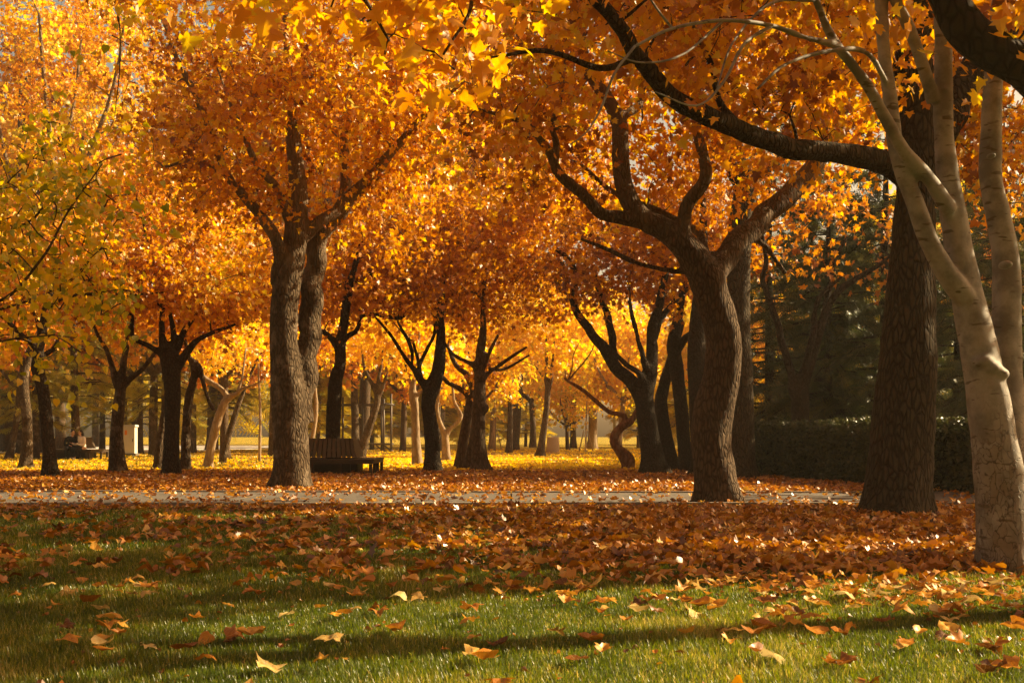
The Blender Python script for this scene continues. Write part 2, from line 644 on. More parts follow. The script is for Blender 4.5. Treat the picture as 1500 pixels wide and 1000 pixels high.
def tree(name, label, yb, limbs, blobs, leafmat='amber', bark='bark', clusters=200, per=22, size=.15, tpl='maple', bias=.5,
         vox=0.0, sides=12, flare=.25, gap=0.0, group='trees of the park', cat='tree', Y=None, spread=.45, r0=.042, tvar=.30, twig=True, extra=None, disp=.03, tw=.65, droop=.45, wig_=.55):
    """limbs: polylines in photo pixels (x, y, width[, metres towards the back]); the first is the trunk. blobs: (x, y, rx, ry, ry_depth_m[, dy])"""
    Y = Y or depth(yb)
    bx = limbs[0][0]
    root_loc = np.array([(bx[0] - 750) / F * Y, Y, 0.0])
    rt = thing(name, label, cat, root_loc, 0, group)
    wood = MB()
    nodes, nrad, nid, tips = [], [], [], {}
    seed = (len(label) * 13 + int(bx[0])) % 97
    for li, L in enumerate(limbs):
        pts, rad = [], []
        for q in L:
            dy = q[3] if len(q) > 3 else 0.0
            pts.append(at(q[0], q[1], Y + dy))
            rad.append(q[2] / 2.0 / F * (Y + dy))
        pts, rad = np.array(pts), np.array(rad)
        if li == 0:
            pts[0][2] = 0.0
            pts = np.vstack([pts[0] - np.array([0, 0, .25]), pts])
            rad = np.concatenate([[rad[0] * 1.04], rad])
        step = max(.06, Y * .004) if vox else max(.10, Y * .006)
        p2, r2 = spline(pts, rad, step)
        wig = np.array([[noise.noise(Vector((q[0] * 2 + seed, q[1] * 2, q[2] * 2))), noise.noise(Vector((q[0] * 2, q[1] * 2 + seed, q[2] * 2 + 9))), 0] for q in p2])
        if li:
            p2 = p2 + wig * r2[:, None] * wig_
        cut = len(p2)
        if vox and li:                       # the thin outer end of a limb is a branch part of its own
            thin = np.where(r2 < vox * 1.25)[0]
            if len(thin):
                cut = max(1, int(thin[0]))
                k0 = max(0, cut - 2)
                if len(p2) - k0 >= 3:
                    tips.setdefault(li, MB()).tube(p2[k0:], r2[k0:], sides=8, lump=.03, seed=seed + li)
        if cut >= 3:
            wood.tube(p2[:cut], r2[:cut], sides=sides, lump=.035, flare=flare if li == 0 else 0, seed=seed + li)
        if li or len(limbs) == 1:
            nodes += list(p2[len(p2) // 3:])
            nrad += list(r2[len(p2) // 3:])
            nid += [li] * len(p2[len(p2) // 3:])
        else:
            nodes += list(p2[int(len(p2) * .8):])
            nrad += list(r2[int(len(p2) * .8):])
            nid += [li] * len(p2[int(len(p2) * .8):])
    if extra:
        extra(wood, Y)
    w = wood.build('trunk', M[bark], rt, root_loc)
    if vox:
        remesh(w, vox, 5, disp)
    if blobs:
        B = []
        for b in blobs:
            dy = b[5] if len(b) > 5 else 0.0
            s = (Y + dy) / F
            B.append((at(b[0], b[1], Y + dy), (b[2] * s, b[4], b[3] * s)))
        P, D = cluster_points(B, clusters, gap, seed)
        keep = P[:, 2] > 1.2
        P, D = P[keep], D[keep]
        if twig:
            grow_twigs(nodes, nrad, nid, P, bark, rt, root_loc, r0=r0, pre=tips)
            tips = {}
        v, f, t = crown_leaves(P, D, per, size, tpl, bias, spread, tvar=tvar, tw=tw, droop=droop)
        link_mesh('crown', v - root_loc, [], [f], M[leafmat], rt, False, t)
    for k in sorted(tips):
        tips[k].build('branch', M[bark], rt, root_loc)
    return rt

# ------------------------------------------------------------------ the traced trees

GP = 'trees of the park'

# pale plane tree, right foreground


def knots(wood, Y):
    for x, y, r in ((1436, 530, 24), (1462, 548, 20), (1448, 540, 24), (1474, 388, 13), (1390, 318, 10), (1316, 217, 8), (1383, 132, 7), (1453, 228, 9), (1398, 345, 9), (1408, 412, 10), (1455, 640, 12)):
        p = at(x, y, Y - .06)
        s = Y / F
        wood.ell(p + np.array([0, .01, 0]), (r * s * .75, r * s * 1.25, r * s * .5))


tree('plane_tree', 'pale smooth-barked plane tree with several stems, standing in the leaves on the right', 836,
     [[(1478, 836, 84.6), (1470, 770, 77.3), (1463, 700, 71.8), (1452, 610, 64.4), (1440, 540, 57.0), (1425, 470, 50.6), (1410, 400, 44.0), (1397, 320, 37.0), (1388, 260, 31.7), (1382, 190, 27.3), (1382, 100, 25.5), (1381, 20, 24.6), (1378, -120, 19.4)],
      [(1490, 836, 64.4, .15), (1487, 740, 51.5, .2), (1480, 650, 44.2, .25), (1476, 560, 40.5, .3), (1475, 480, 40.5, .3), (1474, 390, 37.8, .3), (1462, 320, 33.4, .3), (1452, 250, 31.7, .3), (1453, 160, 29.0, .3), (1460, 60, 26.4, .35), (1470, -100, 19.4, .4)],
      [(1416, 440, 33.1, -.05), (1390, 405, 31.7, -.10), (1365, 360, 29.0, -.14), (1345, 310, 27.3, -.16), (1327, 260, 26.4, -.17), (1313, 215, 23.8, -.18), (1303, 140, 21.1, -.17), (1294, 70, 19.4, -.15), (1290, 0, 18.5, -.1), (1284, -90, 13.2, 0)],
      [(1392, 310, 24.6, -.08), (1360, 262, 21.1, -.2), (1325, 222, 19.4, -.30), (1300, 180, 18.5, -.36), (1272, 128, 16.7, -.42), (1246, 92, 15.0, -.48), (1220, 58, 13.2, -.55), (1195, 0, 10.6, -.65), (1175, -60, 7.9, -.75)],
      [(1368, 150, 19.4, -.02), (1352, 95, 17.6, -.08), (1335, 50, 16.7, -.12), (1312, 0, 15.8, -.18), (1285, -60, 10.6, -.2)],
      [(1225, 66, 11.4, -.55), (1180, 55, 8.8, -.9), (1130, 38, 7.0, -1.2), (1060, 30, 5.7, -1.6), (985, 42, 4.8, -2.0), (930, 68, 4.4, -2.2)],
      [(985, 42, 4.0, -2.0), (960, 10, 3.5, -2.1), (935, -30, 2.6, -2.2)],
      [(930, 68, 4.4, -2.2), (900, 108, 4.0, -2.3), (880, 160, 3.5, -2.4), (858, 195, 2.6, -2.5), (835, 212, 1.8, -2.5)],
      [(1130, 38, 5.3, -1.2), (1090, 65, 4.8, -1.5), (1060, 120, 4.0, -1.8), (1020, 155, 3.1, -2.0), (960, 135, 2.2, -2.2)],
      [(1060, 30, 4.4, -1.6), (1000, 80, 3.5, -1.9), (940, 92, 2.6, -2.1), (890, 75, 1.8, -2.3)],
      [(1302, 130, 9.7, -.17), (1270, 78, 7.9, -.5), (1215, 75, 6.2, -.9), (1150, 95, 4.4, -1.3), (1110, 130, 3.5, -1.6)],
      [(1195, 0, 6.2, -.65), (1130, 5, 4.4, -1.0), (1075, 60, 3.5, -1.4), (1050, 130, 2.6, -1.7)]],
     [(1480, -160, 200, 90, 1.2, 0), (1250, -150, 180, 80, 1.2, -.4)], 'amber', 'plane', clusters=60, per=10, size=.13, bias=.7,
     vox=.016, wig_=.12, sides=20, flare=.16, group=GP, r0=.016, extra=knots, disp=.02)

# dark rugged tree behind it
tree('maple_tree', 'massive dark rugged-barked tree between the pale plane tree and the hedge', 757,
     [[(1312, 757, 98), (1316, 700, 91), (1322, 620, 88), (1329, 540, 84), (1334, 440, 74), (1337, 350, 62), (1342, 260, 54), (1345, 200, 48), (1348, 120, 40), (1350, 0, 36), (1352, -120, 25)],
      [(1338, 275, 38), (1305, 240, 34, -.2), (1260, 229, 33, -.5), (1215, 222, 30, -.8), (1165, 220, 30, -1.1), (1120, 203, 29, -1.4), (1070, 184, 29, -1.7), (1030, 168, 28, -2.0), (990, 146, 27, -2.2), (960, 117, 26, -2.4), (935, 82, 24, -2.6), (912, 46, 22, -2.8), (885, 15, 20, -3.0), (850, -20, 16, -3.2), (790, -60, 10, -3.4)],
      [(1340, 230, 26), (1327, 175, 24, .3), (1320, 100, 22, .5), (1317, 30, 20, .6), (1312, -80, 14, .8)],
      [(1355, 240, 46), (1385, 175, 46, .3), (1415, 125, 46, .6), (1450, 82, 44, .8), (1490, 40, 40, 1), (1540, -10, 30, 1.2)],
      [(1085, 188, 14, -1.7), (1055, 150, 11, -1.6), (1040, 90, 9, -1.5), (1010, 30, 6, -1.4)],
      [(935, 82, 14, -2.6), (880, 100, 9, -2.9), (800, 75, 7, -3.2), (720, 85, 4, -3.4)]],
     [(1130, 30, 210, 110, 2.0, -1.6), (1440, 150, 130, 130, 1.4, 1.0), (900, -60, 230, 90, 1.8, -3), (1300, -120, 300, 90, 2.2, 0), (1200, 150, 90, 60, 1.2, -.5), (1390, 100, 70, 70, 1.4, 1.2), (1260, 60, 90, 70, 1.2, .6), (1470, 250, 60, 80, .8, 2)],
     'amber', 'bark_oak', clusters=520, per=24, size=.115, tpl='star', bias=.62, vox=.03, sides=18, flare=.22, gap=.18, group=GP, disp=.035)

# the S-shaped tree
tree('maple_tree', 'tall brown tree whose bare trunk bends in an S beside the path, right of centre', 737,
     [[(1054, 737, 66), (1049, 700, 60), (1042, 650, 57), (1045, 600, 58), (1056, 555, 54), (1060, 510, 52), (1055, 470, 52), (1045, 440, 52), (1036, 412, 54), (1022, 386, 48), (1001, 358, 42), (976, 338, 36), (945, 323, 32), (925, 300, 29), (912, 262, 26), (909, 215, 25), (907, 180, 24), (893, 150, 20), (872, 120, 18), (857, 92, 16), (850, 20, 12), (840, -60, 8)],
      [(938, 322, 26), (905, 318, 20, -.15), (880, 312, 18, -.3), (852, 285, 17, -.45), (832, 266, 16, -.55), (815, 250, 15, -.65), (806, 222, 13, -.75), (790, 200, 11, -.85), (772, 182, 9, -.95), (745, 172, 7, -1.1), (700, 160, 4, -1.3)],
      [(812, 245, 12, -.65), (816, 212, 11, -.7), (810, 184, 10, -.75), (820, 150, 8, -.8), (828, 90, 5, -.8)],
      [(1008, 362, 26), (996, 332, 22, -.1), (1010, 295, 21, -.2), (1030, 262, 20, -.25), (1030, 225, 17, -.25), (1022, 185, 15, -.2), (1024, 120, 11, 0), (1035, 20, 7, .2)],
      [(1034, 420, 44), (1052, 390, 38, .2), (1090, 345, 33, .6), (1128, 310, 31, .9), (1172, 268, 29, 1.2), (1205, 220, 27, 1.5), (1228, 175, 25, 1.7), (1245, 130, 22, 1.9), (1262, 60, 16, 2.1), (1275, -40, 9, 2.3)],
      [(1040, 388, 16, .3), (1032, 362, 14, .6), (1018, 338, 12, .9), (965, 310, 11, 1.2), (900, 282, 8, 1.4), (850, 240, 5, 1.6)],
      [(1015, 396, 9, .2), (985, 397, 8.5, .1), (930, 384, 7, 0), (890, 365, 6, 0), (850, 350, 4, 0)],
      [(915, 170, 13), (938, 150, 12, .3), (944, 120, 11, .5), (960, 60, 7, .8)],
      [(1090, 345, 14, .6), (1120, 360, 9, 1.0), (1150, 400, 6, 1.3)]],
     [(960, 90, 240, 130, 2.6, 0), (760, 130, 120, 110, 1.6, -1), (1170, 110, 120, 110, 1.8, 1.8), (880, 235, 120, 60, 1.4, 1.6), (1010, 270, 70, 60, .9, 1.5), (760, 250, 90, 50, 1.2, 1.2), (980, -60, 330, 100, 3.2, 0), (1100, 260, 60, 40, .9, 1.5), (1275, 165, 70, 75, 1.6, 2.6)],
     'amber', 'bark', clusters=640, per=26, size=.115, tpl='star', bias=.58, vox=.03, sides=18, flare=.22, gap=.15, group=GP)

# left-centre double-stemmed tree
tree('maple_tree', 'big two-stemmed tree with peeling patches on its bark before the ring bench', 716,
     [[(427, 716, 56), (427, 680, 51), (425, 630, 50), (421, 570, 48), (416, 500, 42), (417, 440, 42), (426, 390, 38), (434, 340, 34), (437, 290, 28), (432, 230, 24), (425, 150, 18), (420, 40, 12), (415, -60, 7)],
      [(436, 620, 38, .2), (443, 560, 36, .35), (449, 500, 33, .45), (453, 440, 32, .5), (461, 385, 30, .55), (472, 340, 29, .5), (500, 305, 26, .4), (520, 285, 22, .3), (542, 262, 20, .1), (560, 240, 17, -.1), (580, 215, 13, -.3), (620, 170, 8, -.6), (680, 120, 5, -.9)],
      [(490, 325, 22, .5), (503, 290, 19, .6), (508, 250, 17, .7), (505, 200, 14, .8), (512, 110, 9, 1), (520, 10, 6, 1.1)],
      [(446, 348, 20, .2), (470, 325, 18, .1), (495, 308, 15, .2)],
      [(408, 415, 26), (412, 378, 19, -.2), (403, 345, 18, -.35), (380, 314, 16, -.5), (358, 290, 15, -.6), (336, 262, 13, -.7), (318, 215, 12, -.8), (300, 175, 11, -.9), (280, 128, 10, -1.0), (256, 78, 8, -1.1), (236, 20, 6, -1.2)],
      [(336, 262, 8, -.7), (290, 235, 6, -1.2), (240, 245, 4, -1.6)],
      [(422, 320, 16), (405, 275, 13, -.5), (372, 235, 10, -1), (330, 130, 6, -1.4)]],
     [(430, 120, 230, 150, 3.6, 0), (300, 190, 120, 120, 2.4, -1), (570, 150, 160, 130, 2.8, -.4), (430, -80, 380, 110, 4, 0), (390, 300, 120, 60, 1.8, .4), (560, 300, 90, 50, 1.6, .9), (330, 400, 70, 50, 1.3, 2.6), (660, 80, 130, 110, 2.4, -.6)],
     'amber', 'bark_mossy', clusters=950, per=26, size=.118, tpl='star', bias=.60, vox=.035, sides=18, flare=.22, gap=.12, group=GP)

# black bough entering at the top right, from a tree outside the frame
tree('oak_tree', 'black heavy bough arching into the top right corner from a tree outside', 0,
     [[(1690, 900, 120), (1680, 700, 100), (1660, 500, 95), (1640, 330, 90), (1610, 220, 80), (1560, 150, 68), (1500, 98, 60), (1460, 78, 57), (1425, 52, 56), (1400, 18, 54), (1380, -20, 50), (1350, -90, 40)],
      [(1645, 350, 60), (1660, 200, 55, .5), (1690, 0, 45, 1), (1700, -250, 30, 1.6)]],
     [(1700, -180, 260, 200, 1.6, .5), (1320, -210, 170, 110, .9, 0), (1495, 25, 26, 22, .3, .1)], 'amber', 'bark_black', clusters=150, per=18, size=.12, tpl='star', bias=.6, Y=7.2,
     vox=.02, sides=18, flare=.1, group=GP, r0=.016, tw=.5, disp=.03)

# big-leaved canopy overhead: trunk stands behind and left of the viewpoint
tree('plane_tree', 'low branches of big orange leaves hanging in from above at top centre', 0,
     [[(-900, 900, 110, -2), (-860, 300, 90, -2), (-700, -150, 80, -1.6), (-350, -330, 60, -.9), (50, -330, 46, 0), (400, -230, 32, .3), (620, -160, 22, .5), (780, -110, 12, .7)],
      [(300, -260, 22, .2), (420, -120, 13, .3), (520, -20, 8, .2), (570, 60, 4, .1)],
      [(560, -180, 16, .4), (640, -90, 10, .2), (690, 0, 6, 0), (650, 80, 3.5, -.2)],
      [(50, -330, 26, 0), (140, -180, 14, .6), (250, -100, 9, .9), (330, -50, 6, 1)]],
     [(540, -20, 150, 90, .9, .2), (640, 60, 80, 70, .6, .1), (420, -90, 190, 80, .9, .5), (700, -70, 150, 70, .8, .4), (290, -110, 170, 80, .9, .9)],
     'amber', 'bark', clusters=100, per=12, size=.128, tpl='star', bias=.72, Y=8.0, vox=.03, sides=14, group=GP, r0=.010, tw=.5, spread=.38, tvar=.2)

# yellow-green poplar at the left edge, trunk outside the frame
tree('poplar_tree', 'small-leaved yellow-green tree whose thin drooping branches hang in at the left edge', 0,
     [[(-210, 860, 90), (-200, 500, 75), (-180, 200, 60), (-150, -100, 45), (-120, -400, 25)],
      [(-190, 480, 17.6), (-90, 440, 7.5, -.3), (0, 440, 5.0, -.4), (60, 380, 4.0, -.5), (100, 310, 3.0, -.5), (150, 240, 2.0, -.5)],
      [(-190, 420, 16.0), (-80, 470, 6.0, .2), (10, 450, 4.0, .3), (90, 420, 2.5, .4), (150, 360, 2.0, .4)],
      [(-180, 250, 16.0), (-60, 300, 6.0, .4), (30, 330, 4.0, .5), (90, 270, 2.5, .5)],
      [(-170, 100, 16.0), (-60, -60, 4.5, -.2), (60, -50, 3.0, -.2), (130, -40, 2.5, -.2), (170, 10, 2.0, -.2), (176, 90, 2.0, -.2), (168, 170, 1.2, -.2)],
      [(-190, 500, 11.2), (-90, 530, 4.5, -.6), (0, 500, 3.0, -.8), (80, 490, 2.0, -.9)]],
     [(40, 330, 90, 110, .8, 0), (130, 400, 70, 70, .6, .1), (20, 470, 75, 50, .6, -.4), (172, 60, 16, 85, .22, -.2), (165, 190, 22, 50, .25, -.2), (60, 230, 70, 60, .6, .2), (150, 300, 45, 60, .5, 0), (110, 500, 40, 24, .3, -.5)],
     'lime', 'bark_far', clusters=125, per=17, size=.072, tpl='heart', bias=.52, Y=11.0, vox=.03, sides=12, group=GP, r0=.010, tw=.4, spread=.26, tvar=.42, gap=.08)

# right middle: straight dark trunk behind the S tree
tree('maple_tree', 'dark upright trunk with a hollow, close behind the S-shaped tree on its right', 702,
     [[(1088, 702, 40), (1087, 640, 35), (1087, 560, 34), (1083, 480, 33), (1082, 400, 34), (1085, 330, 36), (1090, 280, 34), (1085, 240, 26), (1070, 180, 18), (1060, 90, 12), (1055, 0, 7)],
      [(1090, 290, 22), (1112, 255, 18, .3), (1140, 235, 15, .5), (1175, 190, 11, .8), (1200, 110, 7, 1)],
      [(1086, 270, 18), (1062, 235, 15, .3), (1045, 220, 12, .4), (1030, 150, 8, .6)]],
     [(1090, 190, 130, 110, 2.6, 1), (1090, 60, 160, 110, 3, 1), (1180, 290, 80, 60, 1.6, 1.5)], 'rust', 'bark_oak', clusters=170, per=23, size=.14, bias=.5, vox=.045, flare=.28, group=GP)

# dark cluster of four trunks
tree('maple_tree', 'dark low-forking tree with a long limb leaning left over the clearing', 695,
     [[(958, 695, 40), (954, 660, 33), (948, 620, 30), (944, 580, 29), (950, 555, 26), (955, 520, 18), (955, 480, 15), (965, 450, 14), (975, 400, 11), (985, 350, 7)],
      [(942, 585, 24), (926, 560, 20), (908, 543, 19), (894, 522, 18), (884, 507, 17), (868, 492, 15), (852, 468, 13), (840, 440, 12), (842, 400, 10), (832, 380, 8), (815, 365, 6)],
      [(900, 532, 12, .3), (898, 500, 13, .5), (892, 470, 12, .6), (878, 430, 10, .7), (868, 390, 9, .8)],
      [(945, 565, 14, -.2), (935, 545, 10, -.3), (918, 535, 8, -.3), (900, 515, 6, -.3)],
      [(948, 540, 12, -.2), (940, 515, 8, -.3), (930, 480, 7, -.4), (922, 440, 5, -.4)],
      [(956, 500, 12, .2), (968, 470, 11, .4), (990, 440, 9, .5), (1010, 420, 6, .6)]],
     [(900, 360, 110, 70, 2.2, .5), (960, 400, 70, 50, 1.6, .5), (850, 410, 50, 40, 1.1, -.3), (1000, 330, 90, 70, 2, 1)], 'rust', 'bark_black', clusters=280, per=23, size=.14, bias=.58, vox=.05, flare=.3, group=GP, gap=.15)
tree('maple_tree', 'black slanting trunk second from the left in the dark clump, bowed above its foot', 693,
     [[(984, 693, 28), (977, 655, 23), (972, 625, 21), (968, 590, 20), (974, 560, 18), (983, 530, 16), (990, 500, 13), (1000, 470, 9)]],
     [(985, 380, 90, 60, 1.8, .5)], 'rust', 'bark_black', clusters=60, per=22, size=.15, vox=.05, flare=.3, group=GP, Y=35.2)
tree('maple_tree', 'black straight trunk third from the left in the dark clump', 692,
     [[(1006, 692, 24), (1002, 650, 20), (998, 600, 20), (994, 565, 20), (990, 530, 22), (986, 505, 20), (992, 470, 16), (1000, 420, 12), (1005, 360, 8)],
      [(988, 515, 16), (1004, 495, 12, -.4), (1022, 484, 11, -.7), (1040, 480, 9, -.9)]],
     [(1020, 360, 90, 70, 2, .8)], 'rust', 'bark_black', clusters=70, per=22, size=.15, vox=.05, flare=.28, group=GP, Y=34.0)
tree('maple_tree', 'thick black trunk half hidden behind the S-shaped tree on its left', 698,
     [[(1030, 698, 34), (1026, 640, 30), (1022, 580, 28), (1020, 520, 28), (1023, 470, 26), (1028, 420, 22), (1030, 350, 14), (1030, 260, 8)]],
     [(1040, 300, 100, 80, 2.2, .8)], 'rust', 'bark_black', clusters=80, per=23, size=.14, vox=.05, flare=.28, group=GP, Y=31.5)

# twisted little tree
tree('maple_tree', 'small twisted reddish tree bent like a hook with one bare limb', 688,
     [[(919, 688, 15), (914, 672, 14), (906, 658, 15), (899, 646, 14), (902, 634, 13), (912, 624, 13), (924, 617, 11), (931, 606, 9), (938, 590, 8), (950, 560, 6)],
      [(910, 626, 9), (914, 615, 8), (915, 609, 8), (905, 606, 7.5), (893, 603, 7), (878, 591, 7), (862, 578, 6.5), (846, 566, 6), (832, 558, 5), (827, 552, 4)],
      [(832, 558, 3), (842, 545, 2.5), (856, 530, 2), (868, 512, 1.6), (872, 495, 1.2)],
      [(832, 557, 2.2), (838, 538, 1.8), (840, 520, 1.4), (852, 495, 1)],
      [(922, 696, 11, -.2), (926, 672, 9, -.3), (914, 658, 6, -.35), (908, 652, 4, -.3)]],
     None, 'gold', 'bark_red', vox=.03, flare=.1, group=GP)

# behind the bench
tree('maple_tree', 'dark trunk growing through the slatted ring bench, twisted branches above', 690,
     [[(489, 692, 24), (488, 650, 22), (488, 620, 22), (490, 580, 21), (492, 555, 20), (499, 530, 17), (498, 505, 18), (502, 485, 15), (506, 455, 14), (511, 420, 13), (520, 390, 9), (530, 350, 6)],
      [(497, 508, 13), (487, 496, 10, -.2), (475, 486, 9, -.4), (462, 485, 8, -.6), (450, 478, 5, -.7)],
      [(502, 505, 11), (508, 493, 9, .2), (521, 486, 8, .3), (526, 474, 7, .4), (528, 464, 7, .4), (545, 460, 6.5, .4), (562, 463, 6, .3), (585, 466, 5, .2), (595, 458, 4, .2)],
      [(508, 440, 9), (522, 412, 7, .3), (545, 400, 5, .5)]],
     [(530, 390, 80, 70, 2, .4), (470, 440, 45, 45, 1.2, .3), (570, 430, 60, 35, 1.3, .2)], 'rust', 'bark_black', clusters=190, per=23, size=.14, bias=.62, vox=.04, flare=.28, group=GP, Y=32.5)

tree('maple_tree', 'slender trunk leaning right just behind the ring bench, forked in three', 673,
     [[(528, 673, 14), (533, 650, 13), (541, 625, 12), (549, 603, 11), (553, 585, 10), (549, 570, 8), (540, 553, 6), (533, 535, 5), (530, 510, 3)],
      [(552, 578, 8), (555, 555, 6), (558, 535, 5), (562, 505, 3)], [(553, 588, 7), (559, 572, 6), (563, 560, 5), (568, 545, 3)]],
     [(545, 490, 50, 40, 2, .3)], 'gold', 'bark_mossy', clusters=50, per=18, size=.22, vox=.05, group=GP)
tree('plane_tree', 'thin pale wavy trunk in sunlight left of the ring bench tree', 668,
     [[(456, 668, 7), (458, 640, 6.5), (462, 615, 6), (463, 590, 6), (461, 565, 5), (464, 530, 3)]], [(465, 500, 40, 40, 2, 0)], 'gold', 'bark_pale', clusters=40, per=16, size=.24, group=GP)

# middle pair in the clearing
tree('maple_tree', 'dark tree by the clearing with three curved limbs fanning out to its left', 692,
     [[(634, 692, 27), (633, 650, 23), (630, 615, 22), (627, 590, 21), (632, 570, 24), (641, 545, 20), (645, 515, 17), (646, 490, 14), (645, 460, 12), (650, 400, 8)],
      [(631, 580, 17), (621, 562, 12), (611, 546, 10), (602, 535, 8), (594, 525, 7), (585, 511, 6), (572, 490, 5), (558, 473, 4), (545, 460, 3)],
      [(611, 546, 8, .2), (617, 528, 7, .4), (628, 508, 6.5, .5), (636, 488, 6, .6), (640, 460, 4, .6)],
      [(603, 537, 6, -.2), (604, 515, 6, -.3), (598, 498, 5.5, -.4), (590, 486, 5, -.5), (582, 470, 3, -.6)],
      [(618, 556, 7, .5), (612, 525, 5, .9), (605, 500, 4, 1.1)]],
     [(640, 400, 90, 70, 2.4, .5), (580, 440, 60, 40, 1.6, .2), (690, 420, 70, 50, 1.8, .5), (630, 330, 150, 70, 2.8, 1), (560, 360, 90, 60, 2.2, .6), (720, 300, 100, 60, 2.4, 1.2)], 'rust', 'bark_black', clusters=340, per=23, size=.14, bias=.6, vox=.045, flare=.22, group=GP, gap=.12)
tree('maple_tree', 'knobbly straight brown tree right of the fan-limbed one, dark burrs along the stem', 691,
     [[(704, 692, 30), (703, 675, 25), (701, 645, 22), (701, 610, 20), (702, 585, 19), (703, 555, 17), (702, 530, 14), (706, 505, 12), (708, 485, 11), (708, 440, 8), (712, 390, 6)],
      [(706, 560, 8), (714, 547, 7, .2), (730, 536, 6, .3), (750, 522, 5, .4), (772, 508, 3.5, .4)],
      [(704, 545, 8), (712, 530, 7, -.2), (718, 515, 6, -.3), (730, 490, 4, -.4)],
      [(698, 545, 9), (690, 533, 8, .2), (676, 526, 6, .4), (662, 518, 5, .5), (650, 500, 3.5, .6)],
      [(716, 540, 5, .3), (740, 540, 4.5, .6), (775, 520, 3, .8)]],
     [(730, 410, 90, 60, 2.4, .5), (790, 400, 70, 60, 2, .8), (700, 340, 120, 60, 2.8, 1), (790, 330, 110, 70, 2.4, 1.2), (850, 300, 90, 60, 2.4, 1.5)], 'rust', 'bark_far', clusters=330, per=23, size=.14, bias=.64, vox=.045, flare=.3, group=GP, gap=.12,
     extra=lambda w, Y: [w.ell(at(x, y, Y - .12), (r * Y / F,) * 3) for x, y, r in ((704, 552, 8), (709, 598, 8), (711, 522, 7), (699, 672, 8), (698, 532, 6))])
tree('maple_tree', 'leaning dark tree close behind the knobbly one, two stubby limbs to the left', 688,
     [[(673, 689, 17), (678, 650, 16), (684, 615, 15), (690, 585, 15), (694, 560, 12), (700, 520, 8), (706, 470, 5)],
      [(689, 585, 11), (680, 573, 9), (668, 566, 8), (656, 560, 7), (645, 548, 5)],
      [(692, 565, 11, .2), (684, 548, 10, .3), (674, 541, 9, .4), (665, 530, 8, .5), (658, 512, 6, .6)]],
     [(680, 450, 60, 40, 1.6, .3)], 'rust', 'bark_far', clusters=50, per=20, size=.15, vox=.05, group=GP, Y=37.5)
tree('maple_tree', 'short slanting stem leaning against the knobbly tree', 688,
     [[(686, 688, 16), (689, 665, 14), (694, 640, 11), (700, 610, 7), (706, 570, 4)]], [(712, 540, 22, 26, .6)], 'rust', 'bark_far', clusters=10, per=16, size=.15, vox=.05, group=GP, Y=36.2)
tree('plane_tree', 'pale trunk in sunlight just left of the fan-limbed dark tree', 681,
     [[(611, 681, 15), (609, 640, 13), (608, 605, 12), (606, 585, 14), (604, 570, 11), (607, 555, 8), (612, 530, 6), (615, 480, 4)],
      [(606, 588, 8), (612, 578, 7), (622, 572, 5), (632, 560, 4)]],
     [(600, 500, 60, 50, 2, .5)], 'gold', 'bark_pale', clusters=50, per=20, size=.22, vox=.05, group=GP)
tree('plane_tree', 'pale Y-shaped little tree in sunlight right of the fan-limbed dark tree', 676,
     [[(654, 676, 14), (653, 655, 12), (652, 640, 11), (649, 630, 9), (643, 615, 7), (640, 600, 7), (643, 575, 5), (650, 540, 4)],
      [(652, 640, 9), (660, 628, 7), (671, 619, 7), (676, 608, 7), (670, 598, 6), (664, 585, 5), (662, 560, 4)]],
     [(655, 520, 50, 45, 2, .5)], 'gold', 'bark_pale', clusters=40, per=18, size=.24, vox=.06, group=GP)
tree('maple_tree', 'slim upright tree alone in the golden clearing beside the concrete bin', 669,
     [[(791, 669, 13), (794, 645, 10), (798, 620, 10), (801, 595, 9), (802, 575, 9), (802, 560, 7), (801, 535, 5), (800, 490, 3)],
      [(801, 572, 6), (798, 556, 4), (791, 545, 3), (784, 536, 2)], [(803, 572, 6), (808, 552, 5), (809, 535, 4), (812, 500, 2.5)]],
     [(805, 470, 80, 70, 3, 0), (850, 500, 50, 40, 2, 1), (760, 490, 50, 40, 2, 0)], 'gold', 'bark_far', clusters=150, per=22, size=.26, bias=.6, vox=0, group=GP)
tree('maple_tree', 'tall straight grey-brown trunk at the far edge of the clearing', 663,
     [[(746, 663, 10), (747, 630, 8.5), (748, 590, 8), (749, 545, 7), (750, 480, 5)]], [(748, 480, 70, 80, 4, 0)], 'gold', 'bark_far', clusters=120, per=22, size=.3, bias=.5, group=GP)
tree('plane_tree', 'broad pale sunlit trunk with a forked top far behind the twisted tree', 658,
     [[(867, 658, 15), (868, 630, 12), (868, 600, 12), (868, 580, 11), (863, 560, 6), (860, 520, 4)], [(869, 590, 8), (874, 568, 6), (880, 530, 4)]],
     [(870, 510, 60, 70, 4, 0), (910, 560, 40, 40, 3, 0)], 'gold', 'bark_pale', clusters=140, per=22, size=.34, bias=.55, group=GP)

